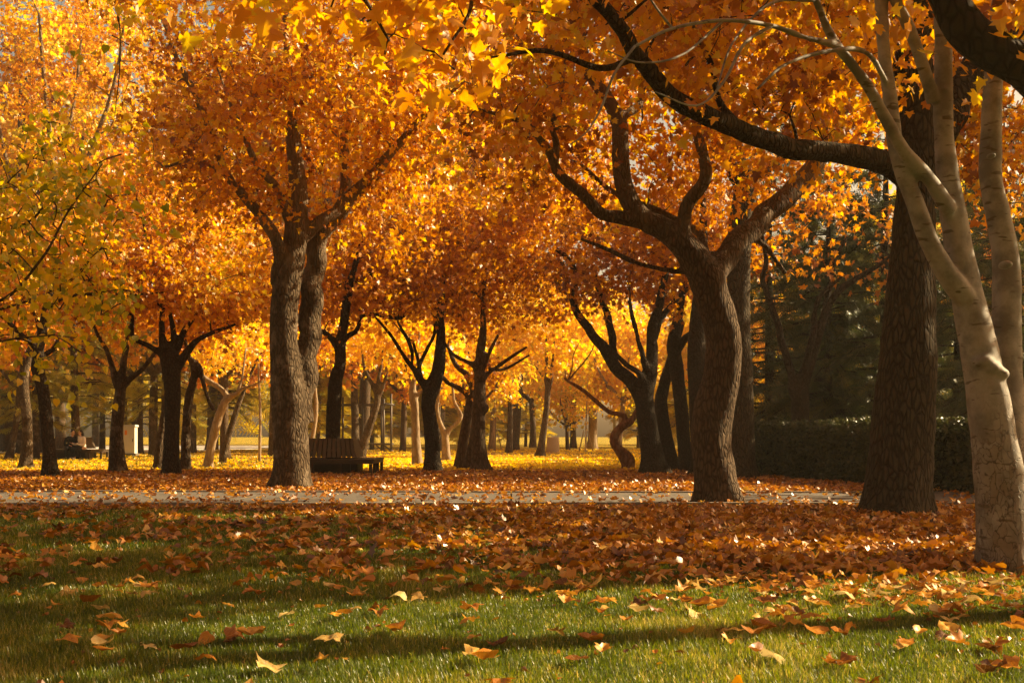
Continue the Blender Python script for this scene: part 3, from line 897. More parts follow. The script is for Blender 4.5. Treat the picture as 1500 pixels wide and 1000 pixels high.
# left trees
tree('maple_tree', 'black leaning tree at the far left with limbs spreading above the couple', 701,
     [[(74, 701, 25), (72, 665, 19), (69, 630, 18), (66, 595, 18), (62, 565, 18), (55, 540, 19), (57, 515, 15), (61, 490, 14), (65, 468, 13), (70, 440, 11), (76, 425, 9), (90, 380, 6)],
      [(58, 515, 11), (46, 503, 9, -.2), (35, 494, 9, -.3), (20, 478, 8, -.4), (2, 462, 7, -.5), (-25, 450, 5, -.6)],
      [(56, 530, 10), (64, 521, 9, .2), (74, 515, 8, .3), (81, 508, 7, .4), (84, 495, 4, .5)],
      [(64, 470, 8, .2), (90, 438, 6, .6), (140, 430, 5, 1), (190, 432, 4, 1.2), (240, 428, 2.5, 1.4)],
      [(60, 490, 8), (50, 460, 6, .3), (35, 420, 5, .6), (10, 380, 3, .8)]],
     [(50, 400, 110, 70, 2.6, .8), (-20, 470, 70, 50, 1.6, 0), (150, 400, 80, 60, 2, 1)], 'amber', 'bark_black', clusters=180, per=28, size=.125, bias=.55, vox=.04, flare=.22, group=GP, gap=.18)
tree('maple_tree', 'grey-brown tree with a forked top beside the pale utility cabinet', 693,
     [[(173, 693, 27), (171, 665, 22), (171, 630, 19), (174, 595, 18), (177, 570, 16), (179, 550, 12), (182, 525, 10), (186, 505, 8), (190, 470, 6)],
      [(176, 572, 12), (167, 552, 10), (162, 530, 8), (155, 512, 7), (144, 492, 6), (135, 470, 5), (125, 450, 3)],
      [(180, 566, 11), (191, 555, 9), (204, 545, 8), (214, 534, 7), (224, 522, 6), (232, 512, 4)]],
     [(180, 430, 90, 60, 2.4, .5), (130, 440, 40, 35, 1.2, 0)], 'amber', 'bark_mossy', clusters=120, per=30, size=.13, bias=.55, vox=.04, flare=.16, group=GP, gap=.15)
tree('maple_tree', 'thick dark tree with a crown of upswept limbs, left of the bright leaning trunk', 696,
     [[(251, 696, 28), (251, 660, 24), (252, 620, 22), (253, 580, 23), (251, 545, 26), (248, 525, 28), (240, 505, 14), (237, 485, 10), (238, 460, 8), (244, 420, 6)],
      [(256, 545, 16), (266, 528, 14), (277, 510, 12), (290, 498, 9), (310, 488, 7), (345, 475, 4)],
      [(253, 535, 12), (262, 505, 10, .3), (270, 485, 9, .4), (290, 455, 6, .6), (300, 420, 4, .8)],
      [(244, 525, 12), (228, 512, 9), (212, 504, 8), (199, 498, 8), (193, 487, 8), (195, 470, 7), (192, 461, 6), (180, 456, 4)],
      [(250, 520, 11), (254, 485, 9, .3), (250, 450, 7, .6), (262, 390, 5, .8), (280, 330, 3, 1)],
      [(238, 460, 6), (222, 410, 5, -.3), (215, 350, 3.5, -.5), (200, 290, 2.5, -.6)]],
     [(280, 400, 120, 70, 2.6, .4), (210, 410, 70, 50, 1.8, .2), (340, 440, 70, 40, 1.8, .2), (260, 300, 130, 60, 2.6, .8)], 'amber', 'bark_black', clusters=360, per=32, size=.13, bias=.55, vox=.04, flare=.22, group=GP, gap=.12)
tree('maple_tree', 'slim grey trunk close behind the thick dark tree on its right, limb arching down right', 691,
     [[(272, 691, 17), (272, 650, 14), (274, 610, 13), (277, 580, 13), (282, 562, 12), (284, 540, 10), (276, 520, 7), (268, 480, 5)],
      [(280, 528, 11), (290, 538, 10), (296, 552, 8), (300, 570, 6), (305, 584, 6), (313, 600, 5)]],
     [(290, 460, 50, 35, 1.5, .2)], 'amber', 'bark_mossy', clusters=40, per=20, size=.19, vox=.045, group=GP, Y=35)
tree('maple_tree', 'stub of pale-flecked trunk leaning behind the thick dark tree on its left', 687,
     [[(233, 687, 16), (234, 655, 14), (238, 625, 12), (242, 590, 9), (248, 550, 6), (256, 500, 4)]], [(262, 480, 30, 25, 1, .2)], 'amber', 'bark_mossy', clusters=14, per=18, size=.15, vox=.05, group=GP, Y=37)
tree('plane_tree', 'brightly sunlit pale leaning trunk with spread arms, left of the big double-stemmed tree', 684,
     [[(304, 684, 14), (308, 660, 13), (315, 630, 14), (322, 605, 13), (329, 589, 12), (336, 582, 10), (346, 577, 7), (354, 570, 6), (366, 565, 4), (385, 558, 3)],
      [(333, 582, 9), (325, 571, 8), (313, 562, 8), (303, 555, 9), (296, 548, 7), (288, 538, 6), (280, 520, 4)],
      [(346, 577, 5), (352, 562, 4), (356, 545, 3), (360, 510, 2)]],
     [(330, 500, 60, 40, 2, .8)], 'gold', 'bark_pale', clusters=45, per=18, size=.15, vox=.045, group=GP)
tree('plane_tree', 'slimmer grey leaning trunk just right of the bright leaning one', 679,
     [[(325, 679, 9), (331, 652, 9), (338, 628, 9), (345, 605, 8), (351, 588, 7), (357, 574, 5), (366, 550, 4), (380, 520, 3)]], [(380, 500, 45, 35, 1.8, .4)], 'gold', 'bark_mossy', clusters=30, per=18, size=.21, group=GP)
tree('maple_tree', 'thin forked tree leaning at the extreme left edge', 673,
     [[(13, 673, 12), (19, 645, 10), (24, 615, 9), (28, 590, 10), (24, 572, 6), (12, 555, 5), (-2, 538, 4)],
      [(28, 590, 7), (37, 570, 6), (43, 552, 5), (46, 530, 3)], [(27, 580, 4), (27, 555, 3.5), (28, 525, 2)]],
     [(20, 500, 55, 40, 2.4, .5)], 'gold', 'bark_mossy', clusters=60, per=20, size=.24, group=GP)

tree('maple_tree', 'tall half-bare tree at the far left whose pale sky shows through the twigs', 684,
     [[(38, 684, 18), (40, 620, 15), (36, 540, 14), (70, 460, 13), (55, 380, 11), (83, 300, 10), (75, 220, 8), (65, 120, 6), (57, 20, 4)],
      [(55, 385, 8), (55, 330, 7, .3), (20, 270, 6, .6), (0, 190, 5, .8), (-15, 90, 3, 1)],
      [(85, 320, 8), (115, 260, 7, -.4), (145, 190, 6, -.7), (170, 110, 5, -1), (185, 10, 3, -1.2)],
      [(77, 240, 6), (100, 190, 5, .4), (113, 120, 4, .6), (120, 40, 2.5, .8)],
      [(65, 430, 7), (110, 380, 6, .5), (180, 300, 5, .8), (210, 210, 3.5, 1)],
      [(20, 270, 4, .6), (40, 200, 3, .8), (45, 120, 2, 1)]],
     [(90, 120, 150, 130, 3.2, 0), (60, 300, 110, 80, 2.6, 0), (180, 250, 80, 90, 2.2, 0), (80, -20, 170, 70, 3, 0), (190, 60, 60, 90, 2, 0)], 'amber', 'bark_mossy', clusters=380, per=20, size=.14, bias=.66, vox=0, group=GP, gap=.32)

# dark vase-shaped tree by the hedge
tree('maple_tree', 'black vase-shaped tree standing in front of the clipped hedge', 697,
     [[(1172, 697, 28), (1172, 650, 24), (1172, 600, 26), (1172, 572, 26), (1180, 548, 18), (1192, 515, 15), (1202, 480, 14), (1212, 450, 12), (1230, 425, 11), (1255, 408, 9), (1285, 390, 8), (1310, 370, 5)],
      [(1167, 580, 18), (1157, 545, 13), (1148, 510, 12), (1140, 478, 11), (1128, 440, 10), (1117, 410, 9), (1122, 385, 8), (1118, 355, 6), (1110, 310, 4)],
      [(1174, 560, 14), (1182, 525, 11, -.3), (1190, 490, 10, -.4), (1194, 455, 8, -.5), (1205, 430, 6, -.6), (1240, 400, 4, -.7)],
      [(1208, 460, 9, .2), (1216, 420, 8, .4), (1222, 385, 7, .5), (1240, 350, 5, .6)]],
     [(1200, 350, 110, 60, 2.2, .6), (1130, 380, 60, 50, 1.5, .4), (1290, 380, 50, 40, 1.3, .4)], 'rust', 'bark_black', clusters=34, per=14, size=.18, bias=.45, vox=.045, flare=.22, group=GP, gap=.2)

# ------------------------------------------------------------------ trees further back: a few kinds, copied


def generic_broadleaf(name, label, hgt, mat, bark, cols, seed, group, size=.3, ncl=150, per=22, lean=.1, tpl='kite', bias=.5, base=.30, spread=.6, tr=.02):
    rng = np.random.default_rng(seed)
    rt = thing(name, label, 'tree', (0, 0, -50), 0, group)
    w = MB()
    top = np.array([rng.normal() * lean * hgt * .3, rng.normal() * lean * hgt * .3, hgt * .8])
    fork = np.array([top[0] * .4, top[1] * .4, hgt * (base + .06)])
    r0 = hgt * tr
    w.tube(np.array([[0, 0, -.2], fork * .45 + [rng.normal() * .1, 0, 0], fork, top]), [r0 * 1.1, r0 * .95, r0 * .8, r0 * .15], 10, .3, lump=.04, flare=.2, seed=seed)
    nodes, rad, ids = [fork, (fork + top) / 2, top], [r0 * .7, r0 * .45, r0 * .15], [0, 0, 0]
    for k in range(5):
        a = 2 * PI * (k + rng.random() * .6) / 5
        d = np.array([math.cos(a), math.sin(a), 0])
        e = fork + d * hgt * .24 * cols + np.array([0, 0, hgt * rng.uniform(.16, .38)])
        mid = fork + (e - fork) * .45 + d * hgt * .05
        w.tube(np.array([fork - [0, 0, .1], mid, e]), [r0 * .6, r0 * .42, r0 * .15], 7, .4, lump=.03, seed=k)
        nodes += [mid, e]
        rad += [r0 * .42, r0 * .15]
        ids += [k + 1, k + 1]
    w.build('trunk', M[bark], rt)
    c = (top + fork) / 2 + np.array([0, 0, hgt * .08])
    blobs = [(c, (hgt * .27 * cols, hgt * .27 * cols, hgt * (1 - base) * .46))]
    for k in range(6):
        a = 2 * PI * rng.random()
        q = hgt * .2 * cols
        blobs.append((c + np.array([math.cos(a) * q, math.sin(a) * q, rng.uniform(-.22, .25) * hgt]), (hgt * .15,) * 3))
    P, D = cluster_points(blobs, ncl, .1, seed, rng)
    grow_twigs(nodes, rad, ids, P, bark, rt, (0, 0, 0), rng, 4, .05, .012)
    v, f, t = crown_leaves(P, D, per, size, tpl, bias, spread, tw=.9, rng=rng)
    link_mesh('crown', v, [], [f], M[mat], rt, False, t)
    return rt


def conifer(name, label, hgt, mat, bark, seed, group, rad=.2, bare=.2, dens=1.0, size=.5, droop=.25, up=.9, tr=.012, flat=True, ragged=.35):
    rng = np.random.default_rng(seed)
    rt = thing(name, label, 'tree', (0, 0, -50), 0, group)
    w = MB()
    r0 = hgt * tr
    w.tube(np.array([[0, 0, -.2], [rng.normal() * .08, rng.normal() * .08, hgt * .4], [0, 0, hgt]]), [r0 * 1.1, r0 * .8, .02], 9, .5, lump=.03, flare=.28, seed=seed)
    P, A, N, S, T = [], [], [], [], []
    bw = MB()
    z = hgt * bare
    while z < hgt * .98:
        frac = (z - hgt * bare) / (hgt * (1 - bare))
        L = hgt * rad * (1 - frac) ** .75 * (.55 + .45 * min(1, frac * 5 + .35)) + .25
        nb = rng.integers(4, 7)
        for k in range(nb):
            a = 2 * PI * (k + rng.random()) / nb
            Lk = L * rng.uniform(1 - ragged, 1.1)
            d = np.array([math.cos(a), math.sin(a), 0])
            dr = -droop * rng.uniform(.4, 1.5)
            p0 = np.array([0, 0, z + rng.normal() * .15])
            pts = np.array([p0, p0 + d * Lk * .5 + [0, 0, Lk * (.08 + dr * .35)], p0 + d * Lk + [0, 0, Lk * dr]])
            bw.tube(pts, [r0 * .22 * (1 - frac) + .012, r0 * .12 * (1 - frac) + .01, .008], 4, 0, caps=False)
            m = max(4, int(Lk / size * 7 * dens))
            t = rng.uniform(.15, 1.0, m) ** .8
            q = p0 + d * (Lk * t)[:, None] + np.array([0, 0, 1]) * (Lk * dr * t * t + .04)[:, None]
            sd = np.array([-d[1], d[0], 0])
            lat = rng.normal(size=m) * .12 * Lk * (1.2 - t)
            q = q + sd * lat[:, None]
            ax = d * .8 + sd * (lat / (Lk * .12 + .01) * .55)[:, None] + rng.normal(size=(m, 3)) * .28 + np.array([0, 0, -.15 - droop * .5])
            P.append(q)
            A.append(ax)
            N.append(np.array([0, 0, up]) + rng.normal(size=(m, 3)) * (.3 if flat else .9))
            S.append(size * rng.uniform(.6, 1.3, m))
            T.append(np.clip(rng.normal(.45, .12) + rng.normal(size=m) * .16 + .12 * t, 0, 1))
        z += hgt * .028 / max(dens, .5) * rng.uniform(.7, 1.4)
    w.build('trunk', M[bark], rt)
    bw.build('branches', M[bark], rt)
    v, f, t = leaf_arrays('spray', np.vstack(P), np.vstack(A), np.vstack(N), np.concatenate(S), np.concatenate(T), .1, .3, rng)
    link_mesh('crown', v, [], [f], M[mat], rt, False, t)
    return rt


G_GOLD, G_PINE, G_LARCH, G_SPRUCE = 'golden trees behind the clearing', 'thin-trunked pines of the background', 'yellow-green feathery trees behind the clearing', 'dark conifers behind the hedge'
KIND = {
    'orange_a': generic_broadleaf('maple_tree', 'orange-leaved tree far behind the clearing', 12, 'amber', 'bark_far', 1.0, 1, G_GOLD),
    'orange_b': generic_broadleaf('maple_tree', 'orange-leaved tree far behind the clearing', 13, 'amber', 'bark_mossy', 1.1, 2, G_GOLD, bias=.62),
    'gold_a': generic_broadleaf('maple_tree', 'golden-leaved tree far behind the clearing', 11, 'gold', 'bark_pale', 1.0, 3, G_GOLD, base=.28),
    'gold_b': generic_broadleaf('maple_tree', 'golden-leaved tree far behind the clearing', 12, 'gold', 'bark_far', 1.15, 4, G_GOLD, base=.22),
    'lime': generic_broadleaf('willow_tree', 'yellow-green leafy tree far behind the clearing', 8, 'lime', 'bark_far', 1.0, 5, G_GOLD, base=.18, bias=.75, size=.26),
    'pine_a': conifer('pine_tree', 'tall thin-trunked pine with sparse drooping boughs', 13, 'pine', 'bark_far', 6, G_PINE, .20, .22, .75, .5, .30, .6, .016, False),
    'pine_b': conifer('pine_tree', 'tall thin-trunked pine with sparse drooping boughs', 12, 'pine', 'bark_mossy', 7, G_PINE, .21, .18, .75, .5, .22, .6, .015, False),
    'larch_a': conifer('larch_tree', 'yellow-green feathery larch behind the clearing', 13, 'larch', 'bark_far', 8, G_LARCH, .24, .14, 1.3, .5, .28, .7, .012, True),
    'larch_b': conifer('larch_tree', 'yellow-green feathery larch behind the clearing', 11, 'larch', 'bark_far', 9, G_LARCH, .27, .12, 1.3, .5, .2, .7, .012, True),
    'spruce_a': conifer('cedar_tree', 'dark green conifer with layered boughs', 12, 'spruce', 'bark_black', 10, G_SPRUCE, .26, .08, 1.0, .42, .30, .7, .014, False, .6),
    'spruce_b': conifer('cedar_tree', 'dark green conifer with layered boughs', 10, 'spruce', 'bark_black', 12, G_SPRUCE, .28, .10, 1.0, .42, .24, .7, .014, False, .6),
}
KIND['tall_gold'] = generic_broadleaf('maple_tree', 'very tall golden-leaved tree far behind the clearing', 23, 'gold', 'bark_far', .75, 21, G_GOLD, size=.27, ncl=330, per=30, base=.34, spread=.7, tr=.013)
KIND['tall_amber'] = generic_broadleaf('maple_tree', 'very tall amber-leaved tree far behind the clearing', 24, 'amber', 'bark_far', .75, 22, G_GOLD, size=.27, ncl=330, per=30, base=.34, spread=.7, tr=.013)
used = set()


def plant(kind, px, yb, scale=1.0, rz=None, label=None, Y=None):
    Y = Y or depth(yb)
    loc = ((px - 750) / F * Y, Y, 0)
    rz = random.uniform(0, 6.28) if rz is None else rz
    if kind not in used:
        used.add(kind)
        o = KIND[kind]
        o.location = loc
        o.rotation_euler = (0, 0, rz)
        o.scale = (scale,) * 3
        if label:
            o['label'] = label
        return o
    return dup(KIND[kind], loc, rz, scale, label)


# left background: pines
plant('pine_a', 113, 671, 1.0, label='thick-stemmed pine growing through the ring bench where the couple sit')
for px, yb, k, s in ((52, 672, 'pine_b', .9), (205, 664, 'pine_b', 1.0), (240, 668, 'pine_a', .95), (330, 662, 'pine_a', 1.0), (10, 662, 'pine_a', 1.1),
                     (150, 660, 'pine_b', 1.1), (-60, 664, 'pine_b', 1.1), (425, 656, 'pine_a', 1.0)):
    plant(k, px, yb, s)
for px, yb, k, s in ((465, 660, 'larch_a', .95), (545, 658, 'larch_b', 1.2), (590, 656, 'larch_a', 1.1), (640, 657, 'larch_b', 1.0), (690, 655, 'larch_a', 1.1), (500, 655, 'larch_b', 1.2), (720, 654, 'larch_b', 1.0), (770, 654, 'larch_b', 1.1), (935, 656, 'larch_b', 1.0), (1000, 659, 'larch_a', .9), (1010, 655, 'larch_b', 1.2)):
    plant(k, px, yb, s)
plant('lime', 832, 659, 1.0, label='bright yellow-green leafy tree behind the concrete bin')
for px, yb, k, s in ((690, 664, 'gold_b', .8), (590, 661, 'orange_a', .9), (840, 656, 'gold_b', 1.2), (905, 660, 'gold_a', 1.0), (960, 657, 'gold_b', 1.2), (720, 657, 'gold_a', 1.2), (780, 655, 'gold_b', 1.3), (640, 660, 'orange_b', 1.1),
                     (520, 662, 'orange_b', 1.05), (440, 663, 'orange_a', 1.1), (400, 668, 'orange_b', .95), (330, 671, 'orange_a', .95), (225, 668, 'orange_b', .95), (-20, 666, 'orange_a', 1.0), (30, 664, 'orange_b', 1.0), (180, 664, 'orange_a', 1.1), (60, 662, 'orange_b', 1.2),
                     (280, 663, 'orange_b', 1.15), (-40, 676, 'orange_a', 1.0), (1060, 662, 'gold_a', 1.1), (1130, 664, 'gold_b', 1.0), (1180, 662, 'orange_a', 1.1), (1250, 668, 'gold_b', .9), (1330, 666, 'orange_b', 1.0), (1420, 668, 'orange_a', 1.0), (1490, 672, 'gold_a', 1.0), (1560, 672, 'orange_b', 1.0),
                     (870, 653, 'orange_a', 1.4), (610, 653, 'gold_b', 1.4), (450, 653, 'orange_b', 1.4), (1080, 654, 'orange_a', 1.4), (1280, 656, 'gold_b', 1.3), (1440, 657, 'orange_b', 1.3), (140, 654, 'orange_b', 1.4), (330, 654, 'orange_a', 1.4), (20, 654, 'orange_a', 1.4), (-90, 660, 'orange_b', 1.3), (1345, 658, 'orange_a', 1.8), (1445, 661, 'gold_b', 1.6)):
    plant(k, px, yb, s)
for px, yb, k, s in ((200, 658, 'tall_gold', 1.4), (310, 659, 'tall_amber', 1.4), (420, 658, 'tall_gold', 1.45), (530, 659, 'tall_amber', 1.4), (640, 658, 'tall_gold', 1.5), (750, 659, 'tall_amber', 1.4), (90, 658, 'tall_amber', 1.3), (10, 661, 'tall_gold', 1.45), (-60, 660, 'tall_amber', 1.4)):
    plant(k, px, yb, s)
for px, Y, k, s in ((1128, 40, 'spruce_a', 1.05), (1215, 36.5, 'spruce_b', 1.1), (1235, 39, 'spruce_b', .95), (1190, 46, 'spruce_a', 1.0), (1300, 36, 'spruce_a', 1.1), (1400, 33, 'spruce_b', 1.0), (1470, 30, 'spruce_a', .85), (1345, 44, 'spruce_b', 1.1), (1545, 33, 'spruce_b', 1.0), (1270, 52, 'larch_a', .9)):
    plant(k, px, 0, s, Y=Y)

# trees outside the frame on the sunny side: their crowns lay the bands of shade on the lawn
for X, Y, k, s, lab in ((12.8, 17.8, 'orange_b', 1.0, 'nearest'), (18.2, 17.6, 'orange_a', .8, 'second'), (21.5, 20.6, 'orange_b', 1.05, 'third'), (26.5, 22.5, 'gold_a', 1.2, 'fourth')):
    o = plant(k, 750, 0, s, Y=Y, rz=X, label='orange-leaved tree outside the right edge, %s from the lawn' % lab)
    o.location = (X, Y, 0)
    if lab == 'nearest':
        o.scale = (s, s, 1.3 * s)

o = plant('gold_b', 750, 0, .33, Y=10.4, rz=.4, label='unseen small golden tree added outside the right edge to shade the plane tree')  # unseen tree, added and stretched to shade the pale plane tree
o.location = (7.2, 11.05, 0)
o.scale = (.28, .28, .62)

# unseen park trees added around and behind the viewpoint to block sky light
for i, (X, Y, k, s) in enumerate(((-6.5, .5, 'orange_b', 1.15), (.5, -4.5, 'orange_a', 1.3), (7.5, -3.5, 'orange_b', 1.2), (-4, -11, 'orange_a', 1.3), (-13, 7, 'orange_b', 1.15), (-14, -4, 'orange_a', 1.3), (13, -10, 'gold_b', 1.2), (4, -15, 'orange_b', 1.3), (-20, 15, 'orange_a', 1.2), (20, -2, 'orange_b', 1.1))):
    o = plant(k, 750, 0, s, Y=Y, rz=i * 1.3, label='unseen orange-leaved park tree added outside the view to block sky light')
    o.location = (X, Y, 0)

for k, o in KIND.items():
    if k not in used:
        for ch in list(o.children):
            bpy.data.objects.remove(ch)
        bpy.data.objects.remove(o)


# a far belt of wood closing the view
def treeline():
    rng = np.random.default_rng(5)
    n = 9000
    x = rng.uniform(-110, 110, n)
    y = rng.uniform(128, 150, n)
    hz = 9 + 4 * np.sin(x * .21) + 3 * np.sin(x * .53 + 1)
    z = rng.uniform(.5, 1, n) ** .8 * hz + rng.normal(size=n)
    v, f, t = leaf_arrays('spray', np.stack([x, y, z], 1), rng.normal(size=(n, 3)) + [0, 0, -.4], rng.normal(size=(n, 3)), rng.uniform(1.6, 3.0, n), rng.uniform(0, 1, n), rng=rng)
    o = link_mesh('distant_woods', v, [], [f], M['larch'], None, False, t)
    o['kind'] = 'stuff'
    tag(o, 'distant belt of yellow-green woods closing the view', 'woods')


treeline()
# ------------------------------------------------------------------ ground


def litter_density(x, y):
    """how thickly fallen leaves lie (0..1) at a point of the park"""
    px = 750 + x / y * F
    n = np.array([noise.noise(Vector((a * .55, b * .40, 3.1))) for a, b in zip(x, y)])
    n2 = np.array([noise.noise(Vector((a * 1.7, b * 1.2, 8.1))) for a, b in zip(x, y)])
    d = np.zeros_like(x)
    far = y > 22.0
    d = np.where(far, np.clip(1.05 - np.maximum(0, y - 36) * .012, .35, 1.0), d)
    lawnfar = (px < 420) & (y > 36)
    d = np.where(lawnfar, .30 + .3 * n, d)
    path = (y > 17.2) & (y <= 22.0)
    d = np.where(path, .05 + .10 * np.clip(n2 * 2, 0, 1) + .35 * np.clip((18.2 - y), 0, 1), d)
    edge = (y > 15.4 + .9 * (px < 420)) & (y <= 17.2)
    d = np.where(edge, .85 + .2 * n - .25 * (px < 350), d)
    near = y <= 15.4 + .9 * (px < 420)
    rgt = 1 / (1 + np.exp(-(px - 800) / 90))
    wob = 1.3 * n + .8 * n2
    dn = rgt * np.clip((y - 6.1 + wob) / 3.0, 0, 1) * .98 + (1 - rgt) * (.05 + .34 * np.clip(n2 * 2.4 - .10, 0, 1) + .12 * np.clip((px - 300) / 300, 0, 1)) * np.clip((y - 7.2) / 1.6, 0, 1)
    dn = np.maximum(dn, .05) + .14 * n * (y > 7.5) + .012
    dn = np.where((y < 7.2), .06 + .34 * np.clip((px - 900) / 400, 0, 1) * np.clip((y - 5.4) / 1.8, 0, 1) + .05 * n2, dn)
    d = np.where(near, dn, d)
    return np.clip(d, .012, 1)


def ground_mat():
    t = NT('lawn_and_leaf_litter')
    c = t.coords((1, 1, 1))
    sep = t.n('SeparateXYZ')
    t.l(c, sep.inputs[0])
    fine = t.noise(c, 40, 5, .7)
    big = t.noise(c, .5, 4, .6)
    gr = t.ramp(fine, [(.25, (.020, .035, .008)), (.6, (.065, .095, .014)), (.85, (.14, .15, .03))])
    vo = t.n('TexVoronoi', feature='F1')
    vo.inputs['Scale'].default_value = 9.0
    t.l(c, vo.inputs['Vector'])
    vc = t.n('SeparateColor')
    t.l(vo.outputs['Color'], vc.inputs[0])
    lit = t.ramp(vc.outputs[0], [(0, (.08, .03, .008)), (.35, (.22, .080, .008)), (.7, (.42, .19, .012)), (1, (.52, .33, .05))])
    # beyond the path the ground is mostly leaves, before it mostly grass
    f = t.ramp(t.math('DIVIDE', sep.outputs[1], 100.0), [(.20, (0, 0, 0)), (.23, (.85, .85, .85)), (.6, (.75, .75, .75)), (1.0, (.45, .45, .45))])
    f2 = t.math('GREATER_THAN', t.math('ADD', f, t.math('MULTIPLY', t.math('SUBTRACT', big, .5), .5)), t.math('MULTIPLY', vc.outputs[1], .9))
    f2 = t.math('MULTIPLY', f2, t.math('GREATER_THAN', f, .02))
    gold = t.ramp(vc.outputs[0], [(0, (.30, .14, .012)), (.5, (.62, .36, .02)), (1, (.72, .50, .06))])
    fy = t.ramp(t.math('DIVIDE', sep.outputs[1], 100.0), [(.35, (0, 0, 0)), (.39, (1, 1, 1))])  # litter turns golden here, the clearing's sunlight put into the colour
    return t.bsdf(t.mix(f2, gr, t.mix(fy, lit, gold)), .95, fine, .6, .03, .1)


g = MB()
xs = np.concatenate([np.linspace(-600, -60, 7), np.linspace(-50, 50, 41), np.linspace(60, 600, 7)])
ys = np.concatenate([np.linspace(-60, 0, 6), np.linspace(2, 80, 40), np.linspace(90, 900, 12)])
gx, gy = np.meshgrid(xs, ys)
gv = np.stack([gx.ravel(), gy.ravel(), np.zeros(gx.size)], 1)
nx = len(xs)
gf = [[j * nx + i, j * nx + i + 1, (j + 1) * nx + i + 1, (j + 1) * nx + i] for j in range(len(ys) - 1) for i in range(nx - 1)]
g.add(gv, gf)
structure(g.build('ground', ground_mat(), smooth=False))


def slab(name, p, mat, z0=-.05, z1=.03, joints=0):
    """a paved strip: outline of four corners, slightly proud of the lawn"""
    m = MB()
    p = np.array(p, float)
    n = max(1, joints)
    for k in range(n):
        a0, a1 = k / n, (k + 1) / n
        gapw = .03 / max(.01, np.linalg.norm(p[1] - p[0]) / n)
        a1 -= gapw / n if n > 1 else 0
        q = [p[0] + (p[1] - p[0]) * a0, p[0] + (p[1] - p[0]) * a1, p[3] + (p[2] - p[3]) * a1, p[3] + (p[2] - p[3]) * a0]
        v = [[x, y, z0] for x, y in q] + [[x, y, z1] for x, y in q]
        m.add(v, [[4, 5, 6, 7], [0, 1, 5, 4], [1, 2, 6, 5], [2, 3, 7, 6], [3, 0, 4, 7]])
    return structure(m.build(name, mat, smooth=False))


concrete = simple('path_concrete', (.125, .108, .09), .9, 14, .28, bs=.3)
slab('path', [(-30, 17.6), (30, 18.3), (30, 20.6), (-30, 22.4)], concrete, joints=26)
kerb_m = simple('kerb_stone', (.22, .19, .155), .85, 9, .25, bs=.3)
for i_, (p_, q_, w_) in enumerate((((-30, 17.46), (30, 18.16), .13), ((-30, 22.42), (30, 20.62), .13))):
    slab('kerb', [p_, q_, (q_[0], q_[1] + w_), (p_[0], p_[1] + w_)], kerb_m, z1=.055, joints=40)
slab('far_path', [(-9, 68.0), (60, 68.0), (60, 71.5), (-9, 71.5)], simple('far_path_asphalt', (.16, .12, .10), .9, 6), z1=.02)
slab('plaza', [(-75, 74), (-24, 74), (-18, 126), (-110, 126)], simple('pale_plaza_paving', (.72, .68, .62), .8, 2, .08), z1=.02)


# fallen leaves
def litter(n, y0, y1, rng):
    yy = y0 * (y1 / y0) ** rng.random(n)          # about even in the picture
    keep = rng.random(n) < 1.0
    yy = yy[keep]
    xx = rng.uniform(-.52, .52, len(yy)) * yy
    return xx, yy


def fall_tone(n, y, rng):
    return np.clip(rng.beta(2.0, 2.3, n) * np.where(y > 34, .38, 1) + np.where(y > 34, .52, 0), 0, 1)  # tones lifted in the clearing to carry its sunlight


def scatter_leaves():
    rng = np.random.default_rng(21)
    # even density per square metre, thinned by the map
    out_x, out_y = [], []
    for y0, y1, dens in ((4.6, 9, 85), (9, 15.4, 165), (15.4, 22, 150), (22, 36, 75), (36, 60, 24), (60, 90, 6)):
        area = (.54 * (y0 + y1) + 3.2) * (y1 - y0)
        n = int(area * dens)
        y = np.sqrt(rng.uniform((y0 + 3) ** 2, (y1 + 3) ** 2, n)) - 3
        x = rng.uniform(-1, 1, n) * (.54 * y + 1.6)
        k = rng.random(n) < litter_density(x, y)
        out_x.append(x[k])
        out_y.append(y[k])
    return np.concatenate(out_x), np.concatenate(out_y), rng


lx, ly, lrng = scatter_leaves()
order = np.argsort(ly)
lx, ly = lx[order], ly[order]
vis = np.abs(lx) < ly * .455
near_idx = np.where(vis & (ly > 5.05))[0][:300]
rest = np.setdiff1d(np.arange(len(lx)), near_idx)
n = len(rest)
x, y = lx[rest], ly[rest]
dens = litter_density(x, y)
z = .018 + lrng.random(n) * .055 * dens + .02 * (y < 15.4)
onpath = (y > 17.7) & (y < 22.2)
z = np.where(onpath, .045 + lrng.random(n) * .03, z)
ax = lrng.normal(size=(n, 3)) * [1, 1, .14]
nr = np.array([0, 0, 1.0]) + lrng.normal(size=(n, 3)) * .34
size = lrng.uniform(.06, .14, n) * np.where(y > 36, 1.25, 1.0)
tone = fall_tone(n, y, lrng)
far_ = y > 35 + lrng.normal(size=n) * 1.2
vv, ff, tt, nv = [], [], [], 0
oval = lrng.random(n) < .38
for tpl, sel in (('star', ~far_ & ~oval), ('heart', ~far_ & oval)):
    v, f, t = leaf_arrays(tpl, np.stack([x, y, z], 1)[sel], ax[sel], nr[sel], size[sel], tone[sel], .6 if tpl == 'heart' else .5, 1.6, lrng)
    vv.append(v)
    ff.append(f + nv)
    tt.append(t)
    nv += len(v)
